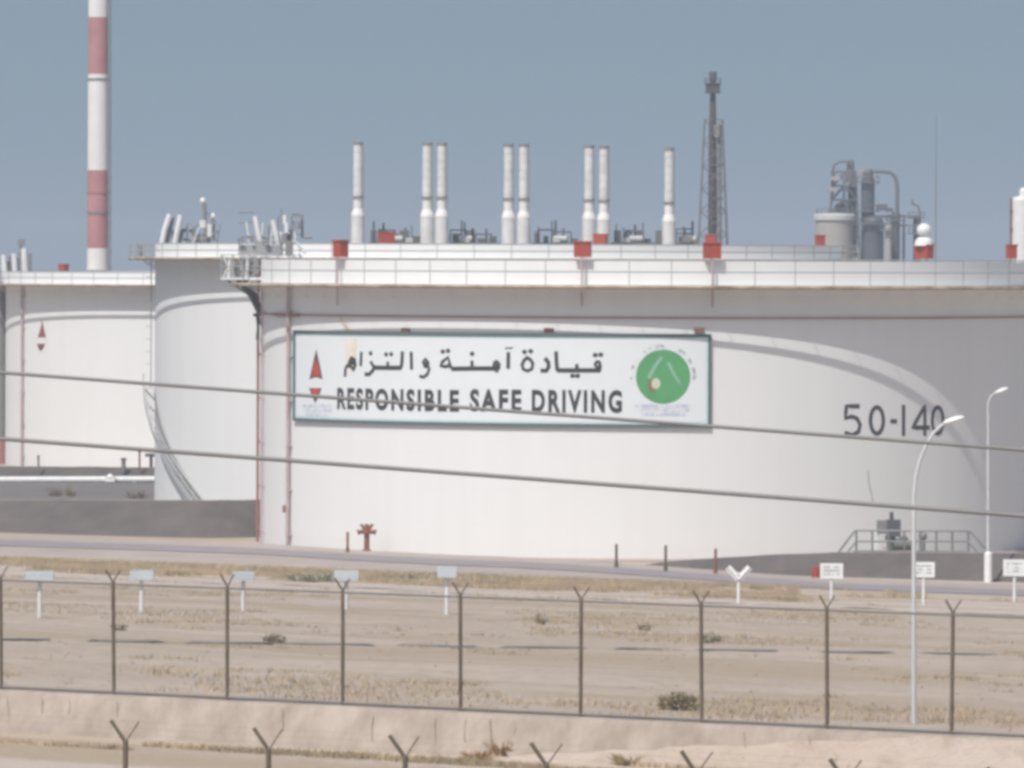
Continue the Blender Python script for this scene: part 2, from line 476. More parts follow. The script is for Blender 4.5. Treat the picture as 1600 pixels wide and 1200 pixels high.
class Wall:
    """flat artwork bent round a tank wall"""
    def __init__(s, c, R): s.c = c; s.R = R
    def pt(s, th, z, off): return cyl_pt(s.c, s.R + off, th, z)
    def stroke(s, mb, pts, wid, off, closed=False, conv=True):
        q = [on_wall(s.c, s.R, *p) if conv else p for p in pts]
        q = [Vector((a * s.R, z)) for a, z in q]
        if closed: q.append(q[0])
        d_ = [q[0]]
        for a, b in zip(q[:-1], q[1:]):
            n = max(1, int((b - a).length / .3))
            for k in range(1, n + 1): d_.append(a.lerp(b, k / n))
        L, Rr = [], []
        n = len(d_)
        for i, p in enumerate(d_):
            if closed: d = d_[(i + 1) % (n - 1)] - d_[(i - 1) % (n - 1)]
            else: d = d_[min(i + 1, n - 1)] - d_[max(i - 1, 0)]
            d.normalize(); nn = Vector((-d.y, d.x)) * wid / 2
            L.append(p + nn); Rr.append(p - nn)
        mb.grid([[s.pt(p.x / s.R, p.y, off) for p in Rr], [s.pt(p.x / s.R, p.y, off) for p in L]], False, 0, False)
    def disc(s, mb, u, v, r, off, sx=1.0, n=28):
        th, z = on_wall(s.c, s.R, u, v)
        rows = []
        for k in range(0, 5):
            rr = max(.001, r * k / 4)
            rows.append([s.pt(th + sx * rr * math.cos(2 * PI * i / n) / s.R, z + rr * math.sin(2 * PI * i / n), off) for i in range(n)])
        mb.grid(rows, True, 0, False)
    def poly(s, mb, pts, off, conv=True):
        q = [on_wall(s.c, s.R, *p) if conv else p for p in pts]
        mb.face([s.pt(a, z, off) for a, z in q])
    def rect(s, mb, a0, a1, z0, z1, off, n=None):
        n = n or max(1, int(abs(a1 - a0) * s.R / .5))
        mb.grid([[s.pt(a0 + (a1 - a0) * i / n, z, off) for i in range(n + 1)] for z in (z0, z1)], False, 0, True)
    def slab(s, mb, a0, a1, z0, z1, o0, o1):
        n = max(1, int(abs(a1 - a0) * s.R / .5)); A = [a0 + (a1 - a0) * i / n for i in range(n + 1)]
        def row(z, o): return [s.pt(a, z, o) for a in A]
        mb.grid([row(z0, o1), row(z1, o1)], False, 0, True)
        mb.grid([row(z1, o1), row(z1, o0)], False, 0, True)
        mb.grid([row(z0, o0), row(z0, o1)], False, 0, True)
        mb.face([s.pt(a0, z0, o0), s.pt(a0, z0, o1), s.pt(a0, z1, o1), s.pt(a0, z1, o0)])
        mb.face([s.pt(a1, z0, o1), s.pt(a1, z0, o0), s.pt(a1, z1, o0), s.pt(a1, z1, o1)])

def ring_pipe(mb, c, R, z, r, n=180, k=6):
    rows = []
    for j in range(k + 1):
        a = 2 * PI * j / k
        rows.append([cyl_pt(c, R + r * math.cos(a), 2 * PI * i / n, z + r * math.sin(a)) for i in range(n)])
    mb.grid(rows, True, 0, True)

def stair(parent, c, R, a0, z0, a1, z1, name='spiral_stairway'):
    b = MB(); n = int(abs(z1 - z0) / .22)
    for i in range(n):
        f = (i + .5) / n; a = a0 + (a1 - a0) * f; z = z0 + (z1 - z0) * f
        p = cyl_pt(c, R + .53, a, z); b.box(p, (.34, .8, .05), a)
    for off in (.12, .95):
        lo = []; hi = []
        for i in range(n + 1):
            f = i / n; a = a0 + (a1 - a0) * f; z = z0 + (z1 - z0) * f
            lo.append(cyl_pt(c, R + off, a, z - .32)); hi.append(cyl_pt(c, R + off, a, z + .18))
        b.grid([lo, hi], False, 0, True)
    for hgt in (.55, 1.1):
        b.path([cyl_pt(c, R + .95, a0 + (a1 - a0) * i / n, z0 + (z1 - z0) * i / n + hgt) for i in range(n + 1)], .04, 5)
    for i in range(0, n + 1, 5):
        p = cyl_pt(c, R + .95, a0 + (a1 - a0) * i / n, z0 + (z1 - z0) * i / n); b.tube(p, p + Vector((0, 0, 1.1)), .035, n=5)
    for i in range(3, n, 12):
        f = i / n; a = a0 + (a1 - a0) * f; z = z0 + (z1 - z0) * f
        b.tube(cyl_pt(c, R - .02, a, z - 1.0), cyl_pt(c, R + .7, a, z - .2), .06, n=5)
    return b.build(name, 'stairpaint', parent, (c[0], c[1], 0))

def make_tank(name, label, c, R, zg, ztop, w_, rail_h, n=200):
    root = thing(name, (c[0], c[1], 0), label, 'storage tank')
    O = (c[0], c[1], 0)
    b = MB()
    b.lathe((c[0], c[1], 0), [(R, -.6), (R, ztop), (R - .25, ztop), (R - .25, ztop - 3.4)], n)
    b.build('shell', 'tank', root, O)
    b = MB()
    b.lathe((c[0], c[1], 0), [(R - .3, ztop - 3.0), (R - 4, ztop - 3.1), (R - 4.2, ztop - 3.6), (.02, ztop - 3.3)][::-1], 96)
    b.build('floating_roof', 'roof', root, O)
    # foundation ring
    b = MB(); b.lathe((c[0], c[1], 0), [(R + .9, -.5), (R + .75, .12), (R - .1, .22)], n)
    b.build('foundation_ring', 'shoulder', root, O)
    # wind girder: walkway plate, rusty edge channel and gusset brackets
    b = MB()
    b.lathe((c[0], c[1], 0), [(R - .02, zg - .06), (R + w_, zg - .06), (R + w_, zg + .02), (R - .02, zg + .02)], n)
    b.build('wind_girder', 'tank', root, O)
    b = MB()
    b.lathe((c[0], c[1], 0), [(R + w_ + .004, zg + .05), (R + w_ + .05, zg + .05)][::-1] + [(R + w_ + .05, zg - .20), (R + w_ + .004, zg - .20), (R + w_ + .004, zg + .05)][::-1][0:0], n)
    b.lathe((c[0], c[1], 0), [(R + w_ + .004, zg - .20), (R + w_ + .05, zg - .20), (R + w_ + .05, zg + .05), (R + w_ + .004, zg + .05), (R + w_ + .004, zg - .20)], n)
    b.build('girder_edge', 'girder', root, O)
    b = MB(); p2 = cyl_pt(c, R - .01, 0, zg - .9)
    b.tube(cyl_pt(c, R + w_ * .85, 0, zg - .06), p2, .03, n=4); b.tube(cyl_pt(c, R - .01, 0, zg - .06), p2, .03, n=4)
    gu = b.build('gusset', 'tank', root, O)
    for i in range(1, 72):
        q = gu.copy(); COL.objects.link(q); q.rotation_euler = (0, 0, 2 * PI * i / 72)
    # handrail on the girder
    b = MB()
    for k in (1.0, .52):
        ring_pipe(b, c, R + w_ - .06, zg + .02 + rail_h * k, .045, n, 5)
    m_ = 64
    for i in range(m_):
        a = 2 * PI * (i + .37) / m_; p = cyl_pt(c, R + w_ - .06, a, zg)
        b.tube(p, p + Vector((0, 0, rail_h)), .03, n=5, caps=False)
    b.build('handrail', 'rail', root, O)
    return root

def foam_pourer(parent, c, R, th, z0, z1, wdt, O, hood=False, mat_='redbox'):
    b = MB()
    a = th
    p = cyl_pt(c, R + .18, a, (z0 + z1) / 2)
    b.box(p, (wdt, .7, (z1 - z0)), a)
    b.box(cyl_pt(c, R + .2, a, z1 + .05), (wdt + .12, .8, .1), a)
    o = b.build('foam_pourer', mat_, parent, O)
    b = MB()
    b.tube(cyl_pt(c, R + .45, a, z0 + .1), cyl_pt(c, R + .45, a, z0 - 3.3), .07, n=6)
    b.build('foam_pipe', 'pinkpipe', o, O)
    if hood:
        b = MB()
        q = cyl_pt(c, R + .18, a, z1)
        b.lathe((q.x, q.y, q.z), [(.72, .0), (.66, .35), (.42, .62), (.35, .62)], 16)
        b.ball((q.x, q.y, q.z + 1.15), .56, 14, sz=.9)
        b.build('hood', 'whitesteel', o, O)
    return o

# --- near tank ------------------------------------------------------------
NC, NR = (9.65, 500.0), 27.5
NZG, NTOP, NW = 18.56, 20.22, 1.5
near = make_tank('storage_tank', 'largest white oil tank in front, carrying the long sign and black number 50-140', NC, NR, NZG, NTOP, NW, 1.75)
NO = (NC[0], NC[1], 0)
WN = Wall(NC, NR)
# cooling-water pipe ring hung outside the girder (throws the thin second shadow)
b = MB()
ring_pipe(b, NC, NR + NW + .55, NZG - .10, .13)
for i in range(64):
    a = 2 * PI * (i + .37) / 64
    b.tube(cyl_pt(NC, NR + NW, a, NZG - .03), cyl_pt(NC, NR + NW + .55, a, NZG - .03), .03, n=4)
b.build('cooling_water_pipe', 'girder', near, NO)
b = MB(); ring_pipe(b, NC, NR + .16, on_wall(NC, NR, 1250, 497)[1], .06)
for i in range(120):
    a = 2 * PI * i / 120
    b.tube(cyl_pt(NC, NR - .01, a, on_wall(NC, NR, 1250, 497)[1]), cyl_pt(NC, NR + .16, a, on_wall(NC, NR, 1250, 497)[1]), .045, n=4)
b.build('foam_ring_pipe', 'redpipe', near, NO)
def riser(parent, c, R, u, z0, z1, r, mt, O, off=.25, clamps=True):
    th = on_wall(c, R + off, u, 600)[0]
    b = MB(); b.tube(cyl_pt(c, R + off, th, z0), cyl_pt(c, R + off, th, z1), r, n=8)
    if clamps:
        z = z0 + 1.2
        while z < z1:
            b.box(cyl_pt(c, R + off / 2, th, z), (r * 3.2, off + r, .12), th); z += 3.1
    b.build('riser_pipe', mt, parent, O)
riser(near, NC, NR, 450, -.1, NZG, .13, 'pinkpipe', NO)
riser(near, NC, NR, 403, -.1, NZG + 1.5, .10, 'redpipe', NO, .18)
riser(near, NC, NR, 409, -.1, NZG - .3, .07, 'pinkpipe', NO, .2)
# valve bits on the riser
zz = on_wall(NC, NR, 450, 492)[1]
b = MB(); WN.slab(b, on_wall(NC, NR, 432, 492)[0], on_wall(NC, NR, 470, 492)[0], zz - .1, zz + .12, .1, .3); b.build('pipe_clamp', 'redpipe', near, NO)
b = MB(); b.box(cyl_pt(NC, NR + .35, on_wall(NC, NR, 452, 800)[0], on_wall(NC, NR, 452, 795)[1]), (.3, .3, .5), 0); b.build('riser_valve', 'redpipe', near, NO)
stair(near, NC, NR, R_(-146), 0, R_(-95), NZG, 'spiral_stairway')
for u, farside, v0, v1, wd in ((530, 0, 402, 377, .85), (910, 0, 402, 379, 1.1), (1113, 0, 404, 381, 1.15), (1127, 1, 396, 369, .75), (1590, 1, 404, 384, .5)):
    th = PI - math.asin((u - 1012) / 605) if farside else on_wall(NC, NR + .3, u, 400)[0]
    p = cyl_pt(NC, NR, th, 0)
    foam_pourer(near, NC, NR, th, at(u, v0, p.y).z, at(u, v1, p.y).z, wd, NO)
th = PI - math.asin((1465 - 1012) / 605)
p = cyl_pt(NC, NR, th, 0)
foam_pourer(near, NC, NR, th, at(1465, 404, p.y).z, at(1465, 384, p.y).z, 1.3, NO, True)

# number on the shell
b = MB()
def z7(x, y): return (1100 + x / 3.2, 480 + y / 3.2)
def ell(cx, cy, rx, ry, n=26, z=z7): return [z(cx + rx * math.cos(2 * PI * i / n), cy + ry * math.sin(2 * PI * i / n)) for i in range(n)]
for st_ in ([(778, 495), (712, 495), (706, 556), (735, 546), (765, 556), (780, 588), (772, 622), (742, 640), (702, 628)], [(932, 570), (964, 570)], [(997, 488), (997, 643)], [(1104, 643), (1104, 492), (1042, 602), (1128, 602)]):
    WN.stroke(b, [z7(*p) for p in st_], .30, .014)
WN.stroke(b, ell(864, 566, 32, 66), .30, .014, True)
WN.stroke(b, ell(1168, 566, 27, 66), .30, .014, True)
b.build('number_marking', 'number', near, NO)

# rust run on the wall above the sign
b = MB()
WN.stroke(b, [(531, 491), (534, 502), (541, 512), (549, 519)], .30, .010)
b.build('rust_stain', 'stain', near, NO)

# --- the long sign, bent round the wall ---------------------------------------
a0, z0 = on_wall(NC, NR, 464.5, 659)
a1, z1 = on_wall(NC, NR, 1106, 527)
z0 = on_wall(NC, NR, 1106, 663)[1]
sg = thing('wall_sign', cyl_pt(NC, NR, (a0 + a1) / 2, z0), 'long white driving-safety sign with green-grey frame, fixed across the wall of the largest tank', 'sign')
b = MB(); WN.slab(b, a0, a1, z0, z1, .05, .16)
b.build('panel', 'signwhite', sg)
b = MB(); fw = .22
WN.slab(b, a0, a1, z1 + .003, z1 + fw, .02, .22); WN.slab(b, a0, a1, z0 - fw, z0 - .003, .02, .22)
dA = fw * .9 / NR
WN.slab(b, a0 - dA * 1.6, a0 - .0002, z0 - fw, z1 + fw, .02, .22); WN.slab(b, a1 + .0002, a1 + dA, z0 - fw, z1 + fw, .02, .22)
b.build('frame', 'signframe', sg)
b = MB(); lw = .10
for (p, q, r, s) in ((a0 + .002, a1 - .002, z1 - lw - .04, z1 - .04), (a0 + .002, a1 - .002, z0 + .04, z0 + .04 + lw), (a0 + .002, a0 + .005, z0 + .15, z1 - .15), (a1 - .005, a1 - .002, z0 + .15, z1 - .15)):
    WN.rect(b, p, q, r, s, .166)
b.build('border_line', 'signteal', sg)
# English line
def wrap_text(txt, u0, u1, vtop, vbot, name):
    cu = bpy.data.curves.new('lettering', 'FONT'); cu.body = txt; cu.size = 1.0; cu.offset = 0.042; cu.resolution_u = 4
    cu.space_character = 1.28
    to = bpy.data.objects.new('lettering', cu); COL.objects.link(to)
    dg = bpy.context.evaluated_depsgraph_get()
    me = to.evaluated_get(dg).to_mesh()
    vv = [x.co.copy() for x in me.vertices]; ff = [tuple(p.vertices) for p in me.polygons]
    to.evaluated_get(dg).to_mesh_clear()
    bpy.data.objects.remove(to); bpy.data.curves.remove(cu)
    x0 = min(p.x for p in vv); x1 = max(p.x for p in vv); y0 = min(p.y for p in vv); y1 = max(p.y for p in vv)
    um = (u0 + u1) / 2
    A0 = on_wall(NC, NR, u0, vbot)[0]; A1 = on_wall(NC, NR, u1, vbot)[0]
    Z0 = on_wall(NC, NR, um, vbot)[1]; Z1 = on_wall(NC, NR, um, vtop)[1]
    P = []
    for p in vv:
        P.append(WN.pt(A0 + (A1 - A0) * (p.x - x0) / (x1 - x0), Z0 + (Z1 - Z0) * (p.y - y0) / (y1 - y0), .178))
    return P, ff
for txt, u0, u1, vt, vb in (('RESPONSIBLE', 530, 719, 607.5, 642), ('SAFE', 736, 816, 608, 643.5), ('DRIVING', 832, 972, 609, 645)):
    b = MB()
    P, ff = wrap_text(txt, u0, u1, vt, vb, txt)
    b.v += [tuple(p) for p in P]
    for f in ff: b.f.append(tuple(f)); b.mi.append(0); b.sm.append(False)
    b.build('english_lettering', 'ink', sg)
# Arabic line, drawn stroke by stroke
b = MB()
def A1_(x, y): return (520 + x / 7.273, 530 + y / 7.273)
def A2_(x, y): return (730 + x / 6.957, 530 + y / 6.957)
def S(z, pts, wd): WN.stroke(b, [z(*p) for p in pts], wd, .178)
def dot(z, x, y, r=.155): WN.disc(b, *z(x, y), r, .178, 1.15, 12)
W_ = .26
S(A2_, [(1452, 340), (1425, 338), (1200, 338), (985, 338)], .30)
S(A2_, [(1440, 345), (1450, 300), (1440, 245), (1415, 240), (1392, 275), (1412, 305), (1445, 300)], .22)
dot(A2_, 1395, 172); dot(A2_, 1455, 168)
S(A2_, [(1197, 335), (1197, 270)], .24); dot(A2_, 1150, 398); dot(A2_, 1205, 398)
S(A2_, [(985, 345), (977, 240), (972, 132)], W_)
S(A2_, [(852, 205), (888, 250), (893, 300), (868, 342), (805, 340)], .29)
S(A2_, [(640, 195), (690, 215), (722, 265), (712, 320), (665, 345), (617, 325), (605, 275), (630, 225), (660, 205)], .24)
dot(A2_, 632, 138); dot(A2_, 698, 130)
b.build('arabic_lettering', 'ink', sg); b = MB()
S(A2_, [(457, 140), (455, 322)], W_)
S(A2_, [(425, 108), (445, 92), (480, 100), (505, 88)], .10)
S(A2_, [(300, 262), (330, 240), (358, 268), (352, 318), (325, 335), (296, 310), (300, 262), (335, 290), (330, 362)], .24)
S(A2_, [(330, 318), (200, 318), (60, 318), (-60, 320), (-160, 322)], .30)
S(A2_, [(66, 318), (64, 232)], .24); dot(A2_, 66, 158)
S(A1_, [(1360, 328), (1345, 290), (1325, 205), (1255, 262), (1238, 300), (1300, 312), (1340, 295)], .24)
dot(A1_, 1265, 140); dot(A1_, 1325, 132)
b.build('arabic_lettering', 'ink', sg); b = MB()
S(A1_, [(1040, 268), (1068, 225), (1100, 262), (1098, 310), (1060, 312), (1040, 268), (1080, 280), (1112, 335), (1090, 400), (1045, 432), (1002, 415)], .24)
S(A1_, [(908, 142), (912, 345)], W_)
S(A1_, [(808, 138), (804, 250), (795, 322)], .28)
S(A1_, [(800, 325), (640, 325), (492, 322)], .30)
S(A1_, [(645, 322), (643, 255)], .24); dot(A1_, 625, 172); dot(A1_, 683, 170)
S(A1_, [(500, 322), (470, 290), (448, 250)], .24)
S(A1_, [(490, 318), (475, 355), (435, 398), (382, 398)], .27)
dot(A1_, 450, 160)
S(A1_, [(346, 142), (338, 305)], W_)
S(A1_, [(205, 285), (232, 215), (268, 235), (275, 290), (258, 345), (215, 300), (255, 260)], .34)
S(A1_, [(235, 300), (180, 305), (165, 345), (160, 425)], .28)
b.build('arabic_lettering', 'ink', sg)
# arrow emblem at the left end
def Z3(x, y): return (465 + x / 9.23, 530 + y / 9.23)
for outer, inner, fill in (([(200, 578), (262, 300), (298, 140), (335, 300), (390, 578), (295, 545)], [(232, 540), (275, 360), (300, 290), (322, 360), (362, 540), (295, 515)], 'arrowred'),
                           ([(195, 705), (375, 705), (345, 800), (285, 925), (230, 800)], [(218, 712), (352, 712), (330, 790), (290, 830), (245, 790)], 'arrowred')):
    em = MB(); WN.poly(em, [Z3(*p) for p in outer], .172); eo = em.build('arrow_emblem', 'arrowdark', sg)
    em = MB(); WN.poly(em, [Z3(*p) for p in inner], .180); em.build('arrow_fill', fill, eo)
# green roundel
b = MB(); WN.disc(b, 1036, 588.5, 1.82, .172, 1.0, 48)
ro = b.build('green_roundel', 'green', sg)
def Z4(x, y): return (970 + x / 9.23, 530 + y / 9.23)
b = MB()
WN.stroke(b, [Z4(590, 260), Z4(500, 380), Z4(400, 560)], .25, .182); WN.stroke(b, [Z4(680, 330), Z4(760, 500), Z4(850, 640)], .18, .182)
b.build('road_lines', 'greenline', ro)
b = MB(); WN.disc(b, *Z4(505, 640), .36, .186, .85, 16); b.build('pale_figure', 'beige', ro)
b = MB(); WN.stroke(b, [Z4(420, 590), Z4(415, 690), Z4(475, 780)], .26, .190); b.build('figure_outline', 'brown', ro)
# small curved print round the roundel and pale print below the emblems
for i0, i1 in ((0, 9), (12, 18), (20, 26)):
    b = MB(); WN.stroke(b, [(1036 + 48.5 * math.cos(R_(-8 + 196 * i / 26)), 587 - 46 * math.sin(R_(-8 + 196 * i / 26))) for i in range(i0, i1 + 1)], .22, .172)
    b.build('curved_small_print', 'printgrey', sg)
for (u0, u1, vv_) in ((993, 1079, 634), (998, 1076, 640.5), (1004, 1070, 647), (476, 521, 634), (478, 521, 641), (480, 516, 648)):
    b = MB(); WN.stroke(b, [(u0, vv_), (u1, vv_)], .21, .172)
    b.build('small_print', 'printblue', sg)
# fixing brackets and the rust that ran over the panel
for u in (635, 858, 1092):
    b = MB(); aa, zz = on_wall(NC, NR, u, 514)
    WN.slab(b, aa - .012, aa + .012, zz - .20, zz + .06, .01, .16)
    b.build('fixing_bracket', 'rust', sg)
b = MB(); WN.poly(b, [(542, 529), (561, 529), (558, 560), (552, 588), (545, 575), (543, 555)], .169)
b.build('rust_wash', 'stainpale', sg)

# --- middle tank -----------------------------------------------------------
MC, MR = (-1.1, 566.0), 27.6
mid = make_tank('storage_tank', 'white oil tank half hidden behind the largest one, grey stairway on its wall', MC, MR, 20.33, 21.42, 1.55, 1.1)
MO = (MC[0], MC[1], 0)
stair(mid, MC, MR, R_(-53.0), 0.2, R_(-84.5), 9.9)
b = MB()
b.grid([[cyl_pt(MC, MR + o_, R_(-84.3 - k), 9.9) for k in range(0, 5)] for o_ in (.02, .95)], False, 0, True)
for k in (0, 2, 4): b.tube(cyl_pt(MC, MR + .92, R_(-84.3 - k), 9.9), cyl_pt(MC, MR + .92, R_(-84.3 - k), 11.0), .04, n=5)
for z in (10.45, 11.0): b.path([cyl_pt(MC, MR + .92, R_(-84.3 - k), z) for k in range(0, 5)], .04, 5)
for k in (1, 3): b.tube(cyl_pt(MC, MR, R_(-84.3 - k), 8.9), cyl_pt(MC, MR + .85, R_(-84.3 - k), 9.85), .06, n=5)
b.build('landing', 'midsteel', mid, MO)
b = MB()
for dk in (-.5, .5): b.tube(cyl_pt(MC, MR + .3, R_(-87 + dk), 9.9), cyl_pt(MC, MR + .3, R_(-87 + dk), 20.2), .05, n=5)
for i in range(34): b.tube(cyl_pt(MC, MR + .3, R_(-87.5), 10 + i * .3), cyl_pt(MC, MR + .3, R_(-86.5), 10 + i * .3), .02, n=4)
for i in range(9):
    z = 11.8 + i; b.path([cyl_pt(MC, MR + .3 + .42 * math.sin(PI * k / 6), R_(-87.6 + 1.2 * k / 6), z) for k in range(7)], .03, 4)
b.build('ladder', 'greysteel', mid, MO)
b = MB(); ring_pipe(b, MC, MR + 2.05, 20.25, .12); b.build('cooling_water_pipe', 'girder', mid, MO)
for u, v0, v1, wd in ((595, 381, 364, 1.3), (943, 381, 367, 1.1), (1285, 383, 369, .55)):
    th = PI - math.asin((u - 778) / 536)
    p = cyl_pt(MC, MR, th, 0)
    foam_pourer(mid, MC, MR, th, at(u, v0 + 4, p.y).z, at(u, v1, p.y).z, wd, MO)
# --- left tank --------------------------------------------------------------
LC, LR = (-22.0, 687.5), 27.5
lft = make_tank('storage_tank', 'white oil tank at far left with small red arrow emblem, below the striped chimney', LC, LR, 17.75, 18.95, 1.5, 1.15)
LO = (LC[0], LC[1], 0)
WL = Wall(LC, LR)
b = MB(); ring_pipe(b, LC, LR + 2.0, 17.68, .12); b.build('cooling_water_pipe', 'girder', lft, LO)
b = MB()
WL.poly(b, [(59.5, 527), (64.5, 510), (66, 499), (68, 510), (72, 527)], .03)
b.build('arrow_emblem', 'dullred', lft, LO); b = MB()
WL.poly(b, [(58, 537), (71, 537), (68, 543), (64, 549), (60, 543)], .03)
ea = b.build('arrow_emblem', 'dullred', lft, LO)
b = MB(); WL.poly(b, [(59.5, 541), (69, 541), (66.5, 545), (64, 548), (61, 545)], .045); b.build('arrow_tip', 'arrowdark', ea, LO)
riser(lft, LC, LR, 34, -.1, 17.7, .12, 'pinkpipe', LO)
b = MB(); q = at(3.5, 600, 684.0); b.tube((q.x, 684.0, -.1), (q.x, 684.0, 17.6), .30, n=10)
for z in (3, 7, 11, 15): b.tube((q.x, 684.0, z), (q.x + .9, 686.5, z), .1, n=5)
b.build('drain_pipe', 'lattice', lft, LO)
b = MB(); b.tube((q.x, 684.0, -.1), (q.x, 684.0, 2.6), .36, n=10); b.build('pipe_foot', 'redpipe', lft, LO)
stair(lft, LC, LR, R_(-135), 0, R_(-91), 17.7)
th = PI - math.asin((85 - 448) / 440); p = cyl_pt(LC, LR, th, 0)
foam_pourer(lft, LC, LR, th, at(85, 428, p.y).z, at(85, 414, p.y).z, .8, LO)

# --- gauging platforms on the tank rims ----------------------------------------
def platform(parent, O, Y, u0, u1, vfloor, dep, vrail, posts):
    b = MB(); p, q = at(u0, vfloor, Y), at(u1, vfloor, Y)
    b.box((p + q) / 2 + Vector((0, 0, -.07)), ((q - p).length, dep, .14))
    pl = b.build('gauging_platform', 'whitesteel', parent, O)
    b = MB(); zt = at(u0, vrail, Y).z
    for s in (-dep / 2 + .04, dep / 2 - .04):
        for k in (.5, 1.0):
            zz = p.z + (zt - p.z) * k
            b.tube((p.x, Y + s, zz), (q.x, Y + s, zz), .035, n=5)
        for i in range(posts):
            x = p.x + (q.x - p.x) * i / (posts - 1); b.tube((x, Y + s, p.z), (x, Y + s, zt), .035, n=5)
    for k in (.5, 1.0):
        zz = p.z + (zt - p.z) * k; b.tube((p.x, Y - dep / 2, zz), (p.x, Y + dep / 2, zz), .035, n=5)
    b.build('platform_rail', 'greysteel', pl, O)
    return pl
def pxtube(b, pts, r, Y, dy=0.0, n=8): b.path([at(u, v, Y) + Vector((0, dy, 0)) for u, v in pts], r, n)
def pxbox(b, u0, u1, v0, v1, Y, dep, dy=0.0):
    p, q = at(u0, v1, Y), at(u1, v0, Y)
    b.box(((p.x + q.x) / 2, Y + dy, (p.z + q.z) / 2), (abs(q.x - p.x), dep, abs(q.z - p.z)))
# near tank platform (over the left end of the rim)
YP = 499.0
pl = platform(near, NO, YP, 346, 470, 434, 2.6, 398, 8)
b = Each('support_brace', 'darksteel', pl, NO)
pxtube(b, [(372, 436), (392, 462), (407, 492)], .17, YP, -.6); pxtube(b, [(381, 436), (398, 462), (408, 486)], .15, YP, .6)
pxtube(b, [(352, 436), (400, 470)], .06, YP, 1.0); pxtube(b, [(414, 436), (411, 500)], .14, YP, -.9)
pxtube(b, [(396, 492), (410, 492)], .12, YP, -.6); pxtube(b, [(402, 492), (404, 512), (402, 530)], .10, YP, -.6)
b.build('support_brace', 'midsteel', pl, NO)
pu = platform(near, NO, YP + .4, 374, 441, 398, 2.2, 377, 6)
b = MB(); pxbox(b, 376, 439, 383, 397, YP + .4, .06, -1.13); b.build('side_panel', 'greysteel', pu, NO)
b = Each('gauge_pipe', 'whitesteel', pu, NO)
pxtube(b, [(399, 338), (404, 366), (411, 396), (414, 434)], .19, YP, -.4)
pxtube(b, [(426, 344), (432, 368), (437, 396)], .19, YP, -.2)
pxtube(b, [(428, 344), (420, 396)], .06, YP, .5)
pxtube(b, [(388, 400), (386, 434)], .14, YP, -.9); pxtube(b, [(375, 400), (377, 434)], .07, YP, .9)
pxbox(b, 430, 441, 362, 398, YP, .5, .3)
pxtube(b, [(360, 404), (358, 434)], .10, YP, -1.0)
b.build('gauge_pipe', 'whitesteel', pu, NO)
b = Each('gauge_strut', 'whitesteel', pl, NO)
pxtube(b, [(384, 346), (389, 372), (386, 398)], .07, YP, .7); pxtube(b, [(411, 348), (408, 372), (416, 398)], .08, YP, .8); pxtube(b, [(448, 400), (462, 372), (458, 352)], .08, YP, .2)
pxtube(b, [(348, 400), (356, 416), (349, 433)], .08, YP, .8); pxtube(b, [(440, 386), (452, 392), (462, 402)], .10, YP, -.5); pxtube(b, [(420, 402), (428, 420), (424, 434)], .1, YP, -.4)
b = Each('dark_frame', 'midsteel', pl, NO)
pxtube(b, [(418, 398), (419, 352), (427, 352)], .06, YP, .9); pxtube(b, [(455, 372), (455, 338), (470, 338)], .07, YP, .5); pxtube(b, [(376, 370), (398, 369)], .06, YP, .6); pxtube(b, [(402, 372), (428, 371)], .06, YP, .6)
pxtube(b, [(352, 402), (372, 432)], .06, YP, .9); pxbox(b, 464, 470, 346, 358, YP, .3, .5); pxbox(b, 403, 409, 368, 380, YP, .4, .2); pxbox(b, 448, 455, 366, 382, YP, .4, .4)
b = Each('valve_box', 'greysteel', pl, NO)
pxbox(b, 354, 366, 408, 433, YP, .5, .5); pxbox(b, 377, 387, 405, 433, YP, .5, .4); pxbox(b, 416, 424, 410, 433, YP, .4, .5)
b = Each('valve_wheel', 'darksteel', pl, NO)
pxbox(b, 398, 409, 405, 431, YP, .5, .3); pxbox(b, 389, 394, 412, 430, YP, .3, -.4); pxbox(b, 366, 373, 414, 424, YP, .3, -.4)
b = Each('gauge_frame', 'midsteel', pu, NO)
pxtube(b, [(433, 398), (434, 338)], .05, YP, .8); pxtube(b, [(472, 372), (472, 336), (456, 334)], .09, YP, .8)
pxtube(b, [(372, 332), (396, 331)], .05, YP, .8); pxtube(b, [(372, 348), (394, 347)], .05, YP, .8); pxtube(b, [(439, 398), (439, 326)], .04, YP, .8)
pxbox(b, 455, 461, 345, 361, YP, .35, .3); pxbox(b, 446, 458, 376, 400, YP, .6, -.3); pxbox(b, 440, 448, 366, 378, YP, .5, -.3)
pxbox(b, 372, 381, 372, 379, YP, .4, -.9); pxbox(b, 392, 397, 371, 378, YP, .4, -.9); pxbox(b, 414, 421, 374, 382, YP, .4, -.9)
pxbox(b, 399, 405, 402, 416, YP, .4, -.6); pxtube(b, [(394, 400), (400, 412), (402, 428)], .2, YP, -.5)
pxtube(b, [(458, 400), (468, 408)], .09, YP, -.3); pxtube(b, [(474, 372), (488, 371)], .07, YP, .6)
pxtube(b, [(440, 372), (452, 360), (470, 366)], .06, YP, .2)
b.build('gauge_frame', 'midsteel', pu, NO)
b = Each('instrument_box', 'whitesteel', pu, NO); pxbox(b, 445, 450, 348, 364, YP, .4, -.2); pxbox(b, 442, 447, 336, 350, YP, .3, -.2); pxtube(b, [(462, 378), (478, 396)], .1, YP, -.3)
b.build('instrument_box', 'whitesteel', pu, NO)
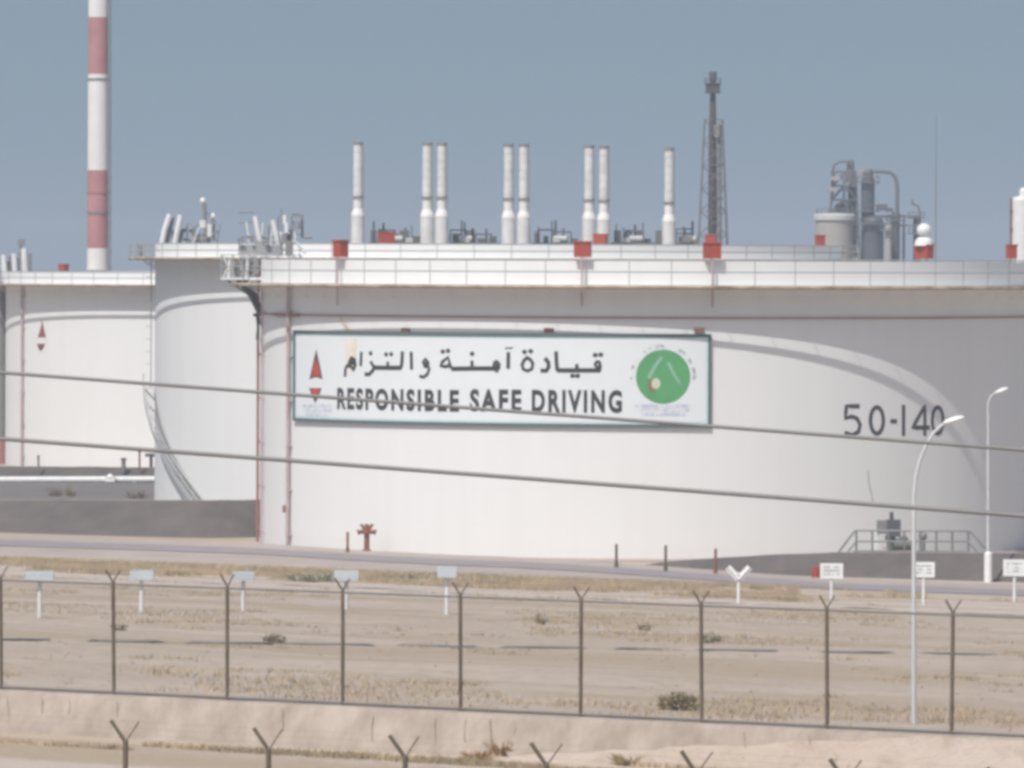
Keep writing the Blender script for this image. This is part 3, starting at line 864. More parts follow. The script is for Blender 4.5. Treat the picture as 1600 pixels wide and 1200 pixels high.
# middle tank platform
YM = 564.0
pl = platform(mid, MO, YM, 203, 262, 404, 2.4, 382, 5)
b = Each('gauge_pipe', 'whitesteel', pl, MO)
pxtube(b, [(253, 383), (258, 358), (266, 335)], .24, YM, -.4); pxtube(b, [(273, 383), (280, 350), (283, 336)], .24, YM, -.4)
pxtube(b, [(318, 340), (330, 372)], .07, YM, 0); pxtube(b, [(316, 345), (302, 380)], .06, YM, 0)
b.ball(at(317, 314, YM), .24, 10, sz=1.2); b.ball(at(333, 338, YM), .22, 10, sz=1.2)
pxbox(b, 312, 322, 344, 356, YM, .3); pxbox(b, 324, 330, 350, 370, YM, .3)
b.build('gauge_pipe', 'whitesteel', pl, MO)
b = Each('gauge_frame', 'midsteel', pl, MO)
pxtube(b, [(260, 382), (270, 340)], .16, YM, 0); pxtube(b, [(279, 383), (285, 360), (296, 358), (308, 368), (316, 380)], .16, YM, .2)
pxtube(b, [(319, 318), (322, 376)], .16, YM, 0); pxtube(b, [(326, 332), (336, 350)], .07, YM, 0); pxbox(b, 329, 337, 345, 350, YM, .3)
pxtube(b, [(340, 360), (326, 374)], .08, YM, 0); pxtube(b, [(288, 362), (316, 352)], .06, YM, 0); pxbox(b, 250, 256, 366, 376, YM, .4)
pxtube(b, [(292, 383), (292, 350), (312, 350), (312, 383)], .05, YM, .4); pxtube(b, [(222, 382), (222, 402)], .10, YM, -.9)
pxtube(b, [(286, 374), (330, 376)], .10, YM, .3)
b.build('gauge_frame', 'midsteel', pl, MO)
b = Each('gauge_strut', 'greysteel', pl, MO)
pxtube(b, [(296, 384), (304, 352), (318, 350)], .08, YM, .6); pxtube(b, [(306, 382), (326, 356)], .08, YM, .5); pxtube(b, [(334, 344), (334, 376)], .10, YM, .4); pxtube(b, [(344, 350), (338, 382)], .06, YM, .4)
pxbox(b, 298, 309, 366, 380, YM, .5, .4); pxbox(b, 314, 327, 368, 381, YM, .5, .5); pxbox(b, 268, 274, 360, 380, YM, .4, .5)
# left tank platform
YL = 685.0
pl = platform(lft, LO, YL, -22, 50, 446, 2.4, 424, 6)
b = Each('gauge_pipe', 'whitesteel', pl, LO)
pxtube(b, [(8, 446), (6, 398)], .28, YL); pxtube(b, [(24, 430), (22, 396)], .28, YL); pxtube(b, [(40, 430), (38, 388)], .34, YL)
b.build('gauge_pipe', 'whitesteel', pl, LO)
b = Each('gauge_strut', 'greysteel', pl, LO)
pxtube(b, [(12, 428), (15, 402), (22, 404)], .1, YL, .5); pxbox(b, 25, 32, 402, 426, YL, .4, .5); pxbox(b, 10, 18, 410, 428, YL, .4, .6); pxtube(b, [(44, 426), (36, 392), (30, 390)], .1, YL, .5)
b = Each('gauge_frame', 'midsteel', pl, LO)
pxtube(b, [(33, 376), (31, 398), (46, 422)], .12, YL, .3); pxtube(b, [(47, 396), (48, 428)], .14, YL, -.3); pxbox(b, 28, 38, 374, 384, YL, .5, .3)
pxtube(b, [(0, 410), (46, 408)], .07, YL, .4); pxtube(b, [(14, 400), (16, 430)], .1, YL, .4); pxtube(b, [(15, 448), (8, 470), (4, 500)], .2, YL, -.5); pxtube(b, [(2, 440), (2, 520)], .16, YL, -.3)
b.build('gauge_frame', 'midsteel', pl, LO)

# ------------------------------------------------------------------ far plant behind the tanks
# striped chimney
YC = 950.0
cc = at(153, 420, YC); zb = lambda v: at(153, v, YC).z
sc_ = YC / F
ch = thing('striped_chimney', (cc.x, YC, 0), 'tall red and white banded chimney rising behind the left tank', 'chimney')
r0, r1 = 1.52, 1.36
ztop_c = 66.0
def rad(z): return r0 + (r1 - r0) * (z / 60)
bands = [0, zb(388), zb(266), zb(116), zb(27), zb(27) + 10.3, ztop_c]
for i in range(6):
    b = MB(); b.lathe((cc.x, YC, 0), [(rad(bands[i]), bands[i] + (0 if i == 0 else .002)), (rad(bands[i + 1]), bands[i + 1])], 40)
    b.build('band', 'chimwhite' if i % 2 == 0 else 'chimred', ch)
b = MB(); b.lathe((cc.x, YC, 0), [(rad(ztop_c), ztop_c), (rad(ztop_c) - .25, ztop_c), (rad(ztop_c) - .25, ztop_c - 2)], 40)
b.build('rim', 'midsteel', ch)
for v_ in (124, 300, 332, 420):
    b = MB(); z = zb(v_)
    b.lathe((cc.x, YC, 0), [(rad(z) - .02, z - .14), (rad(z) + .10, z - .14), (rad(z) + .10, z + .14), (rad(z) - .02, z + .14)], 40)
    b.build('stiffener_ring', 'midsteel' if v_ in (124, 332) else 'chimred' if v_ == 300 else 'chimwhite', ch)
b = MB(); a = R_(62)
for s in (-.22, .22):
    P = [cyl_pt((cc.x, YC), rad(z) + .35, a + s / 1.4, z) for z in (0, 20, 40, 64)]
    b.path(P, .07, 5)
for i in range(160):
    z = i * .4; b.tube(cyl_pt((cc.x, YC), rad(z) + .35, a - .16, z), cyl_pt((cc.x, YC), rad(z) + .35, a + .16, z), .03, n=4)
for i in range(30):
    z = 3 + i * 2
    ring = [cyl_pt((cc.x + math.sin(a) * .55, YC - math.cos(a) * .55), rad(z) * .3 + .25, a + k * PI / 4, z) for k in range(-3, 4)]
    ring = [Vector((cc.x + math.sin(a) * (rad(z) + .35) + .42 * math.sin(a + t), YC - math.cos(a) * (rad(z) + .35) - .42 * math.cos(a + t), z)) for t in (-1.6, -1.0, -.4, .2, .8, 1.6)]
    b.path(ring, .035, 4)
b.build('ladder', 'midsteel', ch)

# eight exhaust stacks
YS = 860.0
def make_stack(u, vtop, label):
    p = at(u, 400, YS); Z = lambda v: at(u, v, YS).z; k = YS / F
    t = thing('exhaust_stack', (p.x, YS, 0), label, 'exhaust stack', 'pale exhaust stacks behind the tanks')
    c = (p.x, YS, 0); dv = vtop - 222
    b = MB(); b.lathe(c, [(7.4 * k, Z(307 + dv) + .002), (7.2 * k, Z(vtop + 4))], 24); b.build('flue', 'stack', t)
    b = MB(); b.lathe(c, [(7.6 * k, Z(vtop + 4)), (8.2 * k, Z(vtop + 3.6)), (8.2 * k, Z(vtop)), (6.6 * k, Z(vtop)), (6.6 * k, Z(vtop + 8))], 24); b.build('cap', 'midsteel', t)
    for q in range(6):
        v_ = vtop + 14 + q * 13
        b = MB(); b.lathe(c, [(7.2 * k, Z(v_ + 1.0)), (7.7 * k, Z(v_ + 1.0)), (7.7 * k, Z(v_ - 1.0)), (7.2 * k, Z(v_ - 1.0))], 24); b.build('flange', 'stack', t)
    b = MB(); b.lathe(c, [(7.3 * k, Z(309.5 + dv)), (9.0 * k, Z(309.5 + dv)), (9.0 * k, Z(306 + dv)), (7.3 * k, Z(306 + dv))], 24); b.build('joint_ring', 'midsteel', t)
    b = MB(); b.lathe(c, [(10.8 * k, Z(338 + dv)), (10.2 * k, Z(334 + dv)), (7.2 * k, Z(326 + dv)), (7.2 * k, Z(309.5 + dv))], 24); b.build('cone', 'chimwhite', t)
    b = MB(); b.lathe(c, [(11.4 * k, 9), (10.4 * k, Z(338 + dv) - .01)], 24); b.build('silencer', 'stack', t)
    b = MB(); b.box((p.x, YS, 4.5), (3.4, 4.2, 9)); b.box((p.x, YS, 9.06), (3.0, 3.6, .2)); b.build('base_casing', 'equiplight', t)
    b = MB(); pxs = 8.6 * k
    for s in (-.18, .18): b.tube((p.x + pxs, YS + s, 9), (p.x + pxs, YS + s, Z(vtop + 4)), .05, n=4)
    for i in range(70):
        z = 9 + i * .36
        if z < Z(vtop + 5): b.tube((p.x + pxs, YS - .18, z), (p.x + pxs, YS + .18, z), .025, n=3, caps=False)
    b.build('ladder', 'midsteel', t)
    return t
slab_ = ['leftmost pale exhaust stack, standing alone right of the middle tank platform',
         'pale exhaust stack, left one of the first close pair', 'pale exhaust stack, right one of the first close pair',
         'pale exhaust stack, left one of the middle close pair', 'pale exhaust stack, right one of the middle close pair',
         'pale exhaust stack, left one of the last close pair, near the flare', 'pale exhaust stack, right one of the last close pair, near the flare',
         'rightmost pale exhaust stack, standing alone just left of the flare']
for (u, vt), lb in zip(((559, 222), (667, 223), (690, 223), (794, 225), (818, 225), (920, 227), (943, 228), (1045, 231)), slab_): make_stack(u, vt, lb)

# turbine plant between the stacks: only its upper works show over the tank rims
def plant_unit(u0, u1, label, seed):
    rnd = random.Random(seed); Y = YS + 8
    p, q = at(u0, 378, Y), at(u1, 378, Y); zt = at((u0 + u1) / 2, 379, Y).z
    t = thing('turbine_house', ((p.x + q.x) / 2, Y, 0), label, 'plant building', 'turbine houses between the exhaust stacks')
    b = MB(); b.box(((p.x + q.x) / 2, Y, zt / 2), (q.x - p.x, 8, zt)); b.build('housing', 'equip', t)
    b = Each('air_intake', 'equip', t); x = p.x + .3
    while x < q.x - .6:
        wd = rnd.uniform(.5, 1.4); hh = rnd.choice([.5, .8, 1.1, 1.3, 1.5])
        b.box((x + wd / 2, Y - rnd.uniform(-2, 3), zt + hh / 2 + .003), (wd, 1.4, hh)); x += wd + rnd.uniform(.05, .6)
    b.build('air_intake', 'equip', t)
    b = Each('vent_pipe', 'darksteel', t)
    for i in range(4):
        x = rnd.uniform(p.x + .5, q.x - .5); b.tube((x, Y - 2, zt), (x, Y - 2, zt + rnd.uniform(1.6, 2.9)), rnd.uniform(.07, .16), n=6)
    for i in range(2):
        x = rnd.uniform(p.x + 1, q.x - 2); z = zt + rnd.uniform(.9, 1.7)
        b.path([(x - 1, Y - 3.4, zt), (x - .9, Y - 3.4, z), (x + 1, Y - 3.4, z), (x + 1.1, Y - 3.4, zt)], .12, 6)
    b.build('vent_pipe', 'darksteel', t)
    b = Each('duct', 'equiplight', t)
    x = rnd.uniform(p.x + .5, q.x - 2.0); b.tube((x, Y - 3.8, zt + .45), (x + 1.6, Y - 3.8, zt + .45), .4, n=10)
    x = rnd.uniform(p.x + .5, q.x - 1); b.box((x, Y - 3.9, zt + .3), (.9, .9, .6))
    b.build('duct', 'equiplight', t)
plant_unit(575, 655, 'low grey turbine house between the lone left exhaust stack and the first pair', 3)
plant_unit(703, 782, 'low grey turbine house between the first and middle pairs of exhaust stacks', 5)
plant_unit(831, 908, 'low grey turbine house between the middle and last pairs of exhaust stacks', 8)
plant_unit(955, 1033, 'low grey turbine house between the last pair and the lone right exhaust stack', 11)
plant_unit(1056, 1092, 'short grey turbine house between the lone right exhaust stack and the flare', 13)

# flare stack with lattice derrick
YF = 905.0
fp = at(1114, 400, YF); Zf = lambda v: at(1114, v, YF).z; k = YF / F
fl = thing('flare_stack', (fp.x, YF, 0), 'dark flare stack inside a lattice derrick with a box platform near its tip', 'flare stack')
b = MB(); b.lathe((fp.x - .1, YF, 0), [(7.5 * k, 0), (6.6 * k, Zf(300)), (5.6 * k, Zf(190)), (4.4 * k, Zf(150))], 16); b.build('riser', 'flare', fl)
b = MB(); b.lathe((fp.x - .1, YF, 0), [(4.2 * k, Zf(150)), (4.2 * k, Zf(128)), (6.0 * k, Zf(124)), (6.0 * k, Zf(112)), (4.5 * k, Zf(112)), (4.5 * k, Zf(120))], 16); b.build('flare_tip', 'darksteel', fl)
b = MB(); b.box((fp.x - .1, YF, Zf(138)), (22 * k, 22 * k, 13 * k)); b.box((fp.x - .1, YF, Zf(131) + .04), (26 * k, 26 * k, .1)); b.box((fp.x - .1, YF, Zf(145)), (25 * k, 25 * k, .1))
for sx in (-12, 12):
    for sy in (-12, 0, 12): b.tube((fp.x - .1 + sx * k, YF + sy * k, Zf(131)), (fp.x - .1 + sx * k, YF + sy * k, Zf(122)), .035, n=4)
for zz in (122.5, 126.5):
    for s in (-12, 12):
        b.tube((fp.x - .1 - 12 * k, YF + s * k, Zf(zz)), (fp.x - .1 + 12 * k, YF + s * k, Zf(zz)), .03, n=4); b.tube((fp.x - .1 + s * k, YF - 12 * k, Zf(zz)), (fp.x - .1 + s * k, YF + 12 * k, Zf(zz)), .03, n=4)
b.build('platform', 'flare', fl)
def leg(sx, sy, z):
    f = z / Zf(187); hw = (34 - 20 * f) * k
    return Vector((fp.x + sx * hw, YF + sy * hw, z))
for sx, sy in ((-1, -1), (1, -1), (1, 1), (-1, 1)):
    b = MB(); b.tube(leg(sx, sy, 0), leg(sx, sy, Zf(187)), .10, n=5); b.build('leg', 'lattice', fl)
b = MB(); n = 13; zz = [Zf(187) * i / n for i in range(n + 1)]
cs = ((-1, -1), (1, -1), (1, 1), (-1, 1))
for i in range(n + 1):
    for j in range(4):
        A, B_ = cs[j], cs[(j + 1) % 4]
        b.tube(leg(*A, zz[i]), leg(*B_, zz[i]), .05, n=4)
        if i < n:
            b.tube(leg(*A, zz[i]), leg(*B_, zz[i + 1]), .045, n=4); b.tube(leg(*B_, zz[i]), leg(*A, zz[i + 1]), .045, n=4)
b.build('bracing', 'lattice', fl)
b = Each('gas_pipe', 'midsteel', fl); b.tube((fp.x + 11 * k, YF - .5, 0), (fp.x + 9 * k, YF - .5, Zf(195)), .30, n=8); b.tube((fp.x + 6 * k, YF - .8, Zf(215)), (fp.x + 6 * k, YF - .8, Zf(195)), .5, n=8)
b.build('gas_pipe', 'midsteel', fl)
b = Each('landing', 'lattice', fl)
for v_ in (210, 258, 310): b.box((fp.x + 6 * k, YF, Zf(v_)), (20 * k, 20 * k, .14))
b.build('landing', 'lattice', fl)
# thin whip mast right of the flare group, far
# white vessel at the right edge
YV = 700.0; vp = at(1597, 400, YV); Zv = lambda v: at(1597, v, YV).z; k = YV / F
vsl = thing('white_vessel', (vp.x, YV, 0), 'tall white vessel with stepped top cut by the right edge of the view', 'vessel')
b = MB(); b.lathe((vp.x, YV, 0), [(16 * k, 0), (16 * k, Zv(312)), (14 * k, Zv(308)), (.01, Zv(306))], 28); b.build('body', 'whitesteel', vsl)
b = MB(); b.lathe((vp.x + 3 * k, YV, 0), [(8 * k, Zv(307.5)), (8 * k, Zv(298)), (5 * k, Zv(294)), (.01, Zv(293))], 20); b.build('manhole', 'whitesteel', vsl)
b = MB(); b.tube((vp.x - 18 * k, YV - .2, 0), (vp.x - 18 * k, YV - .2, Zv(310)), .10, n=6)
for v_ in (330, 358): b.box((vp.x - 17 * k, YV - .2, Zv(v_)), (6 * k, .4, .12))
b.build('ladder', 'rust', vsl)

b = MB(); q = at(1463, 180, 1280); b.tube((q.x, 1280, 0), (q.x, 1280, q.z), .16, .05, n=6)
tag(b.build('radio_mast', 'lattice', None, (q.x, 1280, 0)), 'very thin whip mast on the skyline above the white-hooded red box', 'mast')
# process plant on the skyline, far and hazy
YR = 1350.0; k = YR / F
def Zr(v, u=1350): return at(u, v, YR).z
def Xr(u, v=330): return at(u, v, YR).x
s_ = thing('silo', (Xr(1302), YR - 6, 0), 'squat beige silo with pale rim, left end of the hazy process plant', 'silo')
b = MB(); b.lathe((Xr(1302), YR - 6, 0), [(30 * k, 0), (30 * k, Zr(345))], 36); b.build('body', 'silo', s_)
b = MB(); b.lathe((Xr(1302), YR - 6, 0), [(30 * k, Zr(345)), (33 * k, Zr(344)), (33 * k, Zr(337)), (30 * k, Zr(335)), (.01, Zr(333))], 36); b.build('rim', 'equiplight', s_)
b = MB()
for i in range(16):
    a = 2 * PI * i / 16; P = cyl_pt((Xr(1302), YR - 6), 29 * k, a, Zr(335)); b.tube(P, P + Vector((0, 0, 1.0)), .06, n=4)
ring_pipe(b, (Xr(1302), YR - 6), 29 * k, Zr(335) + 1.0, .06, 40, 4)
b.build('top_rail', 'lattice', s_)
def column(name, u, r, vt, label, cat, mt, rings, Y=YR, dome=True):
    t = thing(name, (Xr(u), Y, 0), label, cat)
    prof = [(r * k, 0), (r * k, Zr(vt + r * .5))] + ([(r * k * .8, Zr(vt + r * .2)), (r * k * .4, Zr(vt)), (.01, Zr(vt))] if dome else [(.01, Zr(vt + r * .5) + .05)])
    b = MB(); b.lathe((Xr(u), Y, 0), prof, 28); b.build('body', mt, t)
    for v_ in rings:
        b = MB(); z = Zr(v_); b.lathe((Xr(u), Y, 0), [(r * k - .02, z - .1), (r * k + 1.0, z - .1), (r * k + 1.0, z + .1), (r * k - .02, z + .1)], 24)
        ring_pipe(b, (Xr(u), Y), r * k + .95, z + 1.1, .06, 24, 4)
        for i in range(12):
            P = cyl_pt((Xr(u), Y), r * k + .95, 2 * PI * i / 12, z); b.tube(P, P + Vector((0, 0, 1.1)), .05, n=4)
        b.build('ring_platform', 'lattice', t)
    return t
t = column('distillation_column', 1356, 10.5, 264, 'tallest dark column of the hazy process plant, pale flat cap on top', 'process column', 'vessel', (285, 330, 360))
b = Each('cap_platform', 'silo', t); b.box((Xr(1349), YR, Zr(267)), (20 * k, 12 * k, 6 * k)); b.box((Xr(1357), YR, Zr(275)), (22 * k, 14 * k, 9 * k)); b.build('cap_platform', 'silo', t)
column('process_vessel', 1361, 16, 338, 'broad dark vessel at the foot of the tallest column of the hazy plant', 'process vessel', 'vessel', (350,), YR - 9)
column('process_vessel', 1398, 6.5, 330, 'narrow dark vessel right of the broad one, under the looping pipe', 'process vessel', 'vessel', (345,), YR - 4)
column('process_vessel', 1383, 5, 352, 'short grey vessel between the broad vessel and the narrow dark one', 'process vessel', 'silo', (360,), YR - 12)
column('process_vessel', 1432, 5, 336, 'slim dark column at the right end of the hazy process plant', 'process column', 'plant_pipe', (340, 365), YR)
# steel structure tower with stairs, left of the tallest column
t = thing('steel_tower', (Xr(1322), YR + 3, 0), 'open steel process tower with arched pipe on top, behind the beige silo', 'process tower')
b = MB()
lv = [402, 372, 350, 332, 312, 290, 268]
def tw(v): f = (402 - v) / 140; return 1294 + 12 * f, 1346 - 8 * f
for dy in (0, 7):
    for i in range(len(lv)):
        ua, ub = tw(lv[i])
        b.tube((Xr(ua), YR + 3 + dy, Zr(lv[i])), (Xr(ub), YR + 3 + dy, Zr(lv[i])), .2, n=4)
        if i < len(lv) - 1:
            uc, ud = tw(lv[i + 1])
            for x0_, x1_ in ((ua, uc), (ub, ud), ((ua + ub) / 2, (uc + ud) / 2), (ua, (uc + ud) / 2), (ub, (uc + ud) / 2)):
                b.tube((Xr(x0_), YR + 3 + dy, Zr(lv[i])), (Xr(x1_), YR + 3 + dy, Zr(lv[i + 1])), .17, n=4)
for v_ in lv[:-1]:
    ua, ub = tw(v_); b.box((Xr((ua + ub) / 2), YR + 6.5, Zr(v_)), (Xr(ub) - Xr(ua), 7, .3))
for ua in (1294, 1346):
    for dy in (0, 7): b.tube((Xr(ua), YR + 3 + dy, 0), (Xr(ua), YR + 3 + dy, Zr(402)), .3, n=5)
b.build('frame', 'plant_pipe', t)
b = Each('drum', 'vessel', t)
b.lathe((Xr(1316), YR + 6, 0), [(9 * k, Zr(345)), (10 * k, Zr(322)), (7 * k, Zr(318)), (.01, Zr(317))], 20)
b.lathe((Xr(1334), YR + 6, 0), [(7 * k, Zr(400)), (7 * k, Zr(290)), (5 * k, Zr(286)), (.01, Zr(285))], 20)
b.build('drum', 'vessel', t)
b = Each('arched_pipe', 'plant_pipe', t); b.path([(Xr(1302), YR + 5, Zr(310)), (Xr(1302), YR + 5, Zr(268)), (Xr(1305), YR + 5, Zr(257)), (Xr(1314), YR + 5, Zr(252)), (Xr(1326), YR + 5, Zr(252)), (Xr(1334), YR + 5, Zr(260)), (Xr(1337), YR + 5, Zr(275)), (Xr(1337), YR + 5, Zr(300))], 2.1 * k, 8)
b.lathe((Xr(1331), YR + 6, 0), [(7 * k, Zr(285)), (6 * k, Zr(258)), (4.5 * k, Zr(250)), (.01, Zr(249))], 16)
b.path([(Xr(1303), YR + 4, Zr(300)), (Xr(1303), YR + 4, Zr(278)), (Xr(1318), YR + 4, Zr(278))], 1.5 * k, 6)
b.build('arched_pipe', 'plant_pipe', t)
b = Each('hopper', 'silo', t); b.box((Xr(1306), YR + 3, Zr(279)), (14 * k, 3, .8)); b.box((Xr(1302), YR + 3, Zr(296)), (12 * k, 3, .8)); b.build('hopper', 'silo', t)
b = MB(); b.path([(Xr(1366), YR - 2, Zr(268)), (Xr(1380), YR - 2, Zr(268)), (Xr(1391), YR - 2, Zr(270)), (Xr(1398), YR - 2, Zr(277)), (Xr(1401), YR - 2, Zr(290)), (Xr(1401), YR - 2, Zr(330)), (Xr(1401), YR - 2, 0)], 3.0 * k, 10)
tag(b.build('looping_pipe', 'plant_pipe', None, (Xr(1401), YR - 2, 0)), 'thick pipe looping down from the top of the tallest column of the hazy plant', 'pipe')
b = MB(); b.path([(Xr(1437), YR - 1, 0), (Xr(1437), YR - 1, Zr(332)), (Xr(1434), YR - 1, Zr(322)), (Xr(1425), YR - 1, Zr(318)), (Xr(1425), YR - 1, Zr(312))], 1.6 * k, 8)
tag(b.build('vent_pipe', 'plant_pipe', None, (Xr(1437), YR - 1, 0)), 'thin crooked vent pipe above the slim column at the right of the hazy plant', 'pipe')
b = MB()
for v_ in (338, 352): b.tube((Xr(1366), YR - 1, Zr(v_)), (Xr(1434), YR - 1, Zr(v_)), 1.4 * k, n=6)
b.box((Xr(1378), YR, Zr(324)), (16 * k, 4, 10 * k)); b.box((Xr(1390), YR, Zr(328)), (10 * k, 4, 6 * k))
for u in (1372, 1392, 1412, 1434): b.tube((Xr(u), YR - 1, 0), (Xr(u), YR - 1, Zr(338)), .25, n=5)
tag(b.build('pipe_bridge', 'plant_pipe', None, (Xr(1400), YR, 0)), 'level pipe bridge joining the columns at the right of the hazy plant', 'pipe bridge')

# ------------------------------------------------------------------ between tanks and road
# pipeline before the left bund
b = MB(); p, q = at(-60, 750, 634), at(300, 749, 634)
P = [p.lerp(q, i / 12) for i in range(13)]
b.path(P, .30, 10)
pip = thing('pipeline', p.lerp(q, .5), 'silvery pipeline running along the ground before the left tank', 'pipeline')
b.build('pipe', 'whitesteel', pip)
for i in range(1, 12, 2):
    b = MB(); b.box((P[i].x, P[i].y, P[i].z - .38), (.35, .7, .42)); b.build('pipe_support', 'shoulder', pip)
b = MB(); b.box(at(172, 748.5, 633.5), (.9, .5, .5)); b.ball(at(172, 745.5, 633.5), .3, 10); b.build('valve_cover', 'lamphead', pip)
# little vent pipes by the left bund
for u, v0, v1, r, lb in ((60, 735, 712, .10, 'thin pinkish vent post left of the others before the left tank'), (193, 735, 716, .20, 'thick short dark post before the left tank'), (218, 735, 705, .09, 'thin tall dark post before the left tank, near the middle tank')):
    p = at(u, v0, 643.5); p.z = .9; b = MB(); zt = at(u, v1, 643.5).z
    b.tube(p, (p.x, p.y, zt), r, n=8); b.lathe((p.x, p.y, zt), [(r * 1.5, -.12), (r * 1.5, 0), (.01, .08)], 8)
    tag(b.build('vent_post', 'midsteel' if r > .095 else 'rust', None, p), lb, 'post', 'posts before the left tank')
b = MB(); p = at(236, 713, 650); b.path([(p.x, p.y, 0), (p.x, p.y, p.z - .1), (p.x + .2, p.y, p.z + .1), (p.x + .9, p.y, p.z + .1)], .16, 8); b.box((p.x, p.y, p.z + .12), (1.1, .4, .3))
tag(b.build('monitor', 'darksteel', None, (p.x, p.y, 0)), 'dark fire monitor beside the edge of the middle tank', 'fire monitor')
# thin posts before the near tank
for u, v0, v1, mt, lb in ((543, 860, 831, 'rust', 'thin rusty marker post just left of the red hydrant'), (963, 884, 850, 'post', 'thin marker post, left of three before the big tank'), (1040, 890, 852, 'post', 'thin marker post, middle of three before the big tank'), (1118, 893, 857, 'rust', 'thin marker post, right of three before the big tank')):
    p = at_z(u, v0 + 4, .42); k2 = p.y / F; zt = at(u, v1, p.y).z
    b = MB(); b.lathe((p.x, p.y, p.z), [(.09, -.4), (.09, zt - p.z - .05), (.07, zt - p.z), (.01, zt - p.z)], 8); b.lathe((p.x, p.y, p.z), [(.13, -.3), (.13, .35), (.09, .36)], 8)
    tag(b.build('marker_post', mt, None, p), lb, 'post', 'marker posts before the big tank')
# red hydrant
p = at_z(573, 861, .42); k2 = p.y / F
hy = thing('fire_hydrant', p, 'rust red fire hydrant with a winged head in front of the big tank', 'fire hydrant')
H_ = at(573, 818, p.y).z - p.z
b = MB(); b.lathe(p, [(.30, -.3), (.30, .10), (.19, .14), (.19, H_ * .62), (.26, H_ * .66), (.26, H_ * .72), (.19, H_ * .76), (.17, H_ * .96), (.02, H_)], 12); b.build('standpipe', 'rust', hy)
for s in (-1, 1):
    b = MB(); z = p.z + H_ * .70
    b.tube((p.x + s * .15, p.y, z), (p.x + s * .52, p.y - .05, z), .15, n=8); b.tube((p.x + s * .52, p.y - .05, z), (p.x + s * .64, p.y - .05, z - .04), .19, n=8)
    b.tube((p.x + s * .12, p.y, z + .1), (p.x + s * .40, p.y, p.z + H_ * .98), .10, n=6); b.build('nozzle', 'rust', hy)
b = MB(); b.tube((p.x, p.y - .35, p.z + H_ * .7), (p.x, p.y - .1, p.z + H_ * .7), .16, n=8); b.build('outlet', 'redbox', hy)
# stile walkway over the right bund, with valve behind
YW = 458.5
wk = thing('stile_walkway', at(1425, 866, YW), 'grey railed walkway with sloping ends standing on the right bund', 'walkway')
wk.location.z = 1.3
b = MB(); pa, pb = at(1333, 862, YW), at(1512, 862, YW)
b.box((pa + pb) / 2, ((pb - pa).length, 1.2, .1)); b.build('deck', 'midsteel', wk)
for dy in (-.6, .6):
    b = MB(); T = lambda u, v: at(u, v, YW) + Vector((0, dy, 0))
    b.path([T(1308, 866), T(1336, 829), T(1516, 830), T(1540, 858)], .045, 6); b.path([T(1322, 866), T(1338, 846), T(1512, 846), T(1530, 866)], .04, 6)
    for i in range(8): u = 1338 + i * 25; b.tube(T(u, 862), T(u, 829.5), .045, n=5)
    b.build('handrail', 'midsteel', wk)
for s in (0, 1):
    b = MB()
    for i in range(5):
        u = 1333 - i * 6 if s == 0 else 1512 + i * 6
        b.box(at(u, 863 + i * 3, YW), (.3, 1.2, .06))
    b.build('steps', 'whitesteel', wk)
b = MB()
YX = 461.5
vl = thing('motor_valve', at(1390, 866, YX), 'dark motor-driven valve with a handwheel stem behind the railed walkway', 'valve')
vl.location.z = 0
pv = at(1391, 866, YX)
b = MB(); b.lathe((pv.x, YX, 0), [(.5, 0), (.5, .3), (.28, .35), (.25, at(1391, 845, YX).z), (.36, at(1391, 842, YX).z), (.36, at(1391, 838, YX).z), (.01, at(1391, 837, YX).z)], 14); b.build('bonnet', 'equip', vl)
b = MB(); pxbox(b, 1385, 1407, 812, 838, YX, .8); b.tube(at(1393, 812, YX), at(1393, 800, YX), .13, n=8); b.build('motor', 'darksteel', vl)
b = MB(); pxbox(b, 1370, 1386, 813, 834, YX, .7); b.build('control_box', 'midsteel', vl)
b = MB(); b.tube(at(1396, 852, YX), at(1424, 852, YX), .34, n=12); b.tube(at(1396, 852, YX) - Vector((.1, 0, 0)), at(1424, 852, YX) + Vector((0, 9, 0)), .3, n=12); b.build('valve_body', 'equip', vl)
b = Each('pipe_stub', 'whitesteel', vl); pxbox(b, 1360, 1372, 828, 860, YX, .4); pxbox(b, 1380, 1388, 855, 868, YX - 1.5, .4); b.build('pipe_stub', 'whitesteel', vl)
b = MB(); b.tube(at(1442, 866, YX), at(1442, 836, YX), .16, n=8); b.ball(at(1442, 838, YX), .3, 10); b.build('side_valve', 'midsteel', vl)
# vent hose line on the wall
b = MB()
WN.stroke(b, [(1356, 735), (1357, 752), (1362, 775), (1364, 790)], .06, .03)
b.build('wall_cable', 'rail', near, NO)
# small red drum by the road at right
p = at_z(1275, 905, .3); dr = MB()
dr.lathe((p.x, p.y, p.z), [(.30, -.2), (.30, .3), (.32, .31), (.32, .34), (.30, .35), (.30, .75), (.02, .80)], 14)
tag(dr.build('red_drum', 'redbox', None, p), 'small red drum on the ground left of a white marker sign', 'drum')

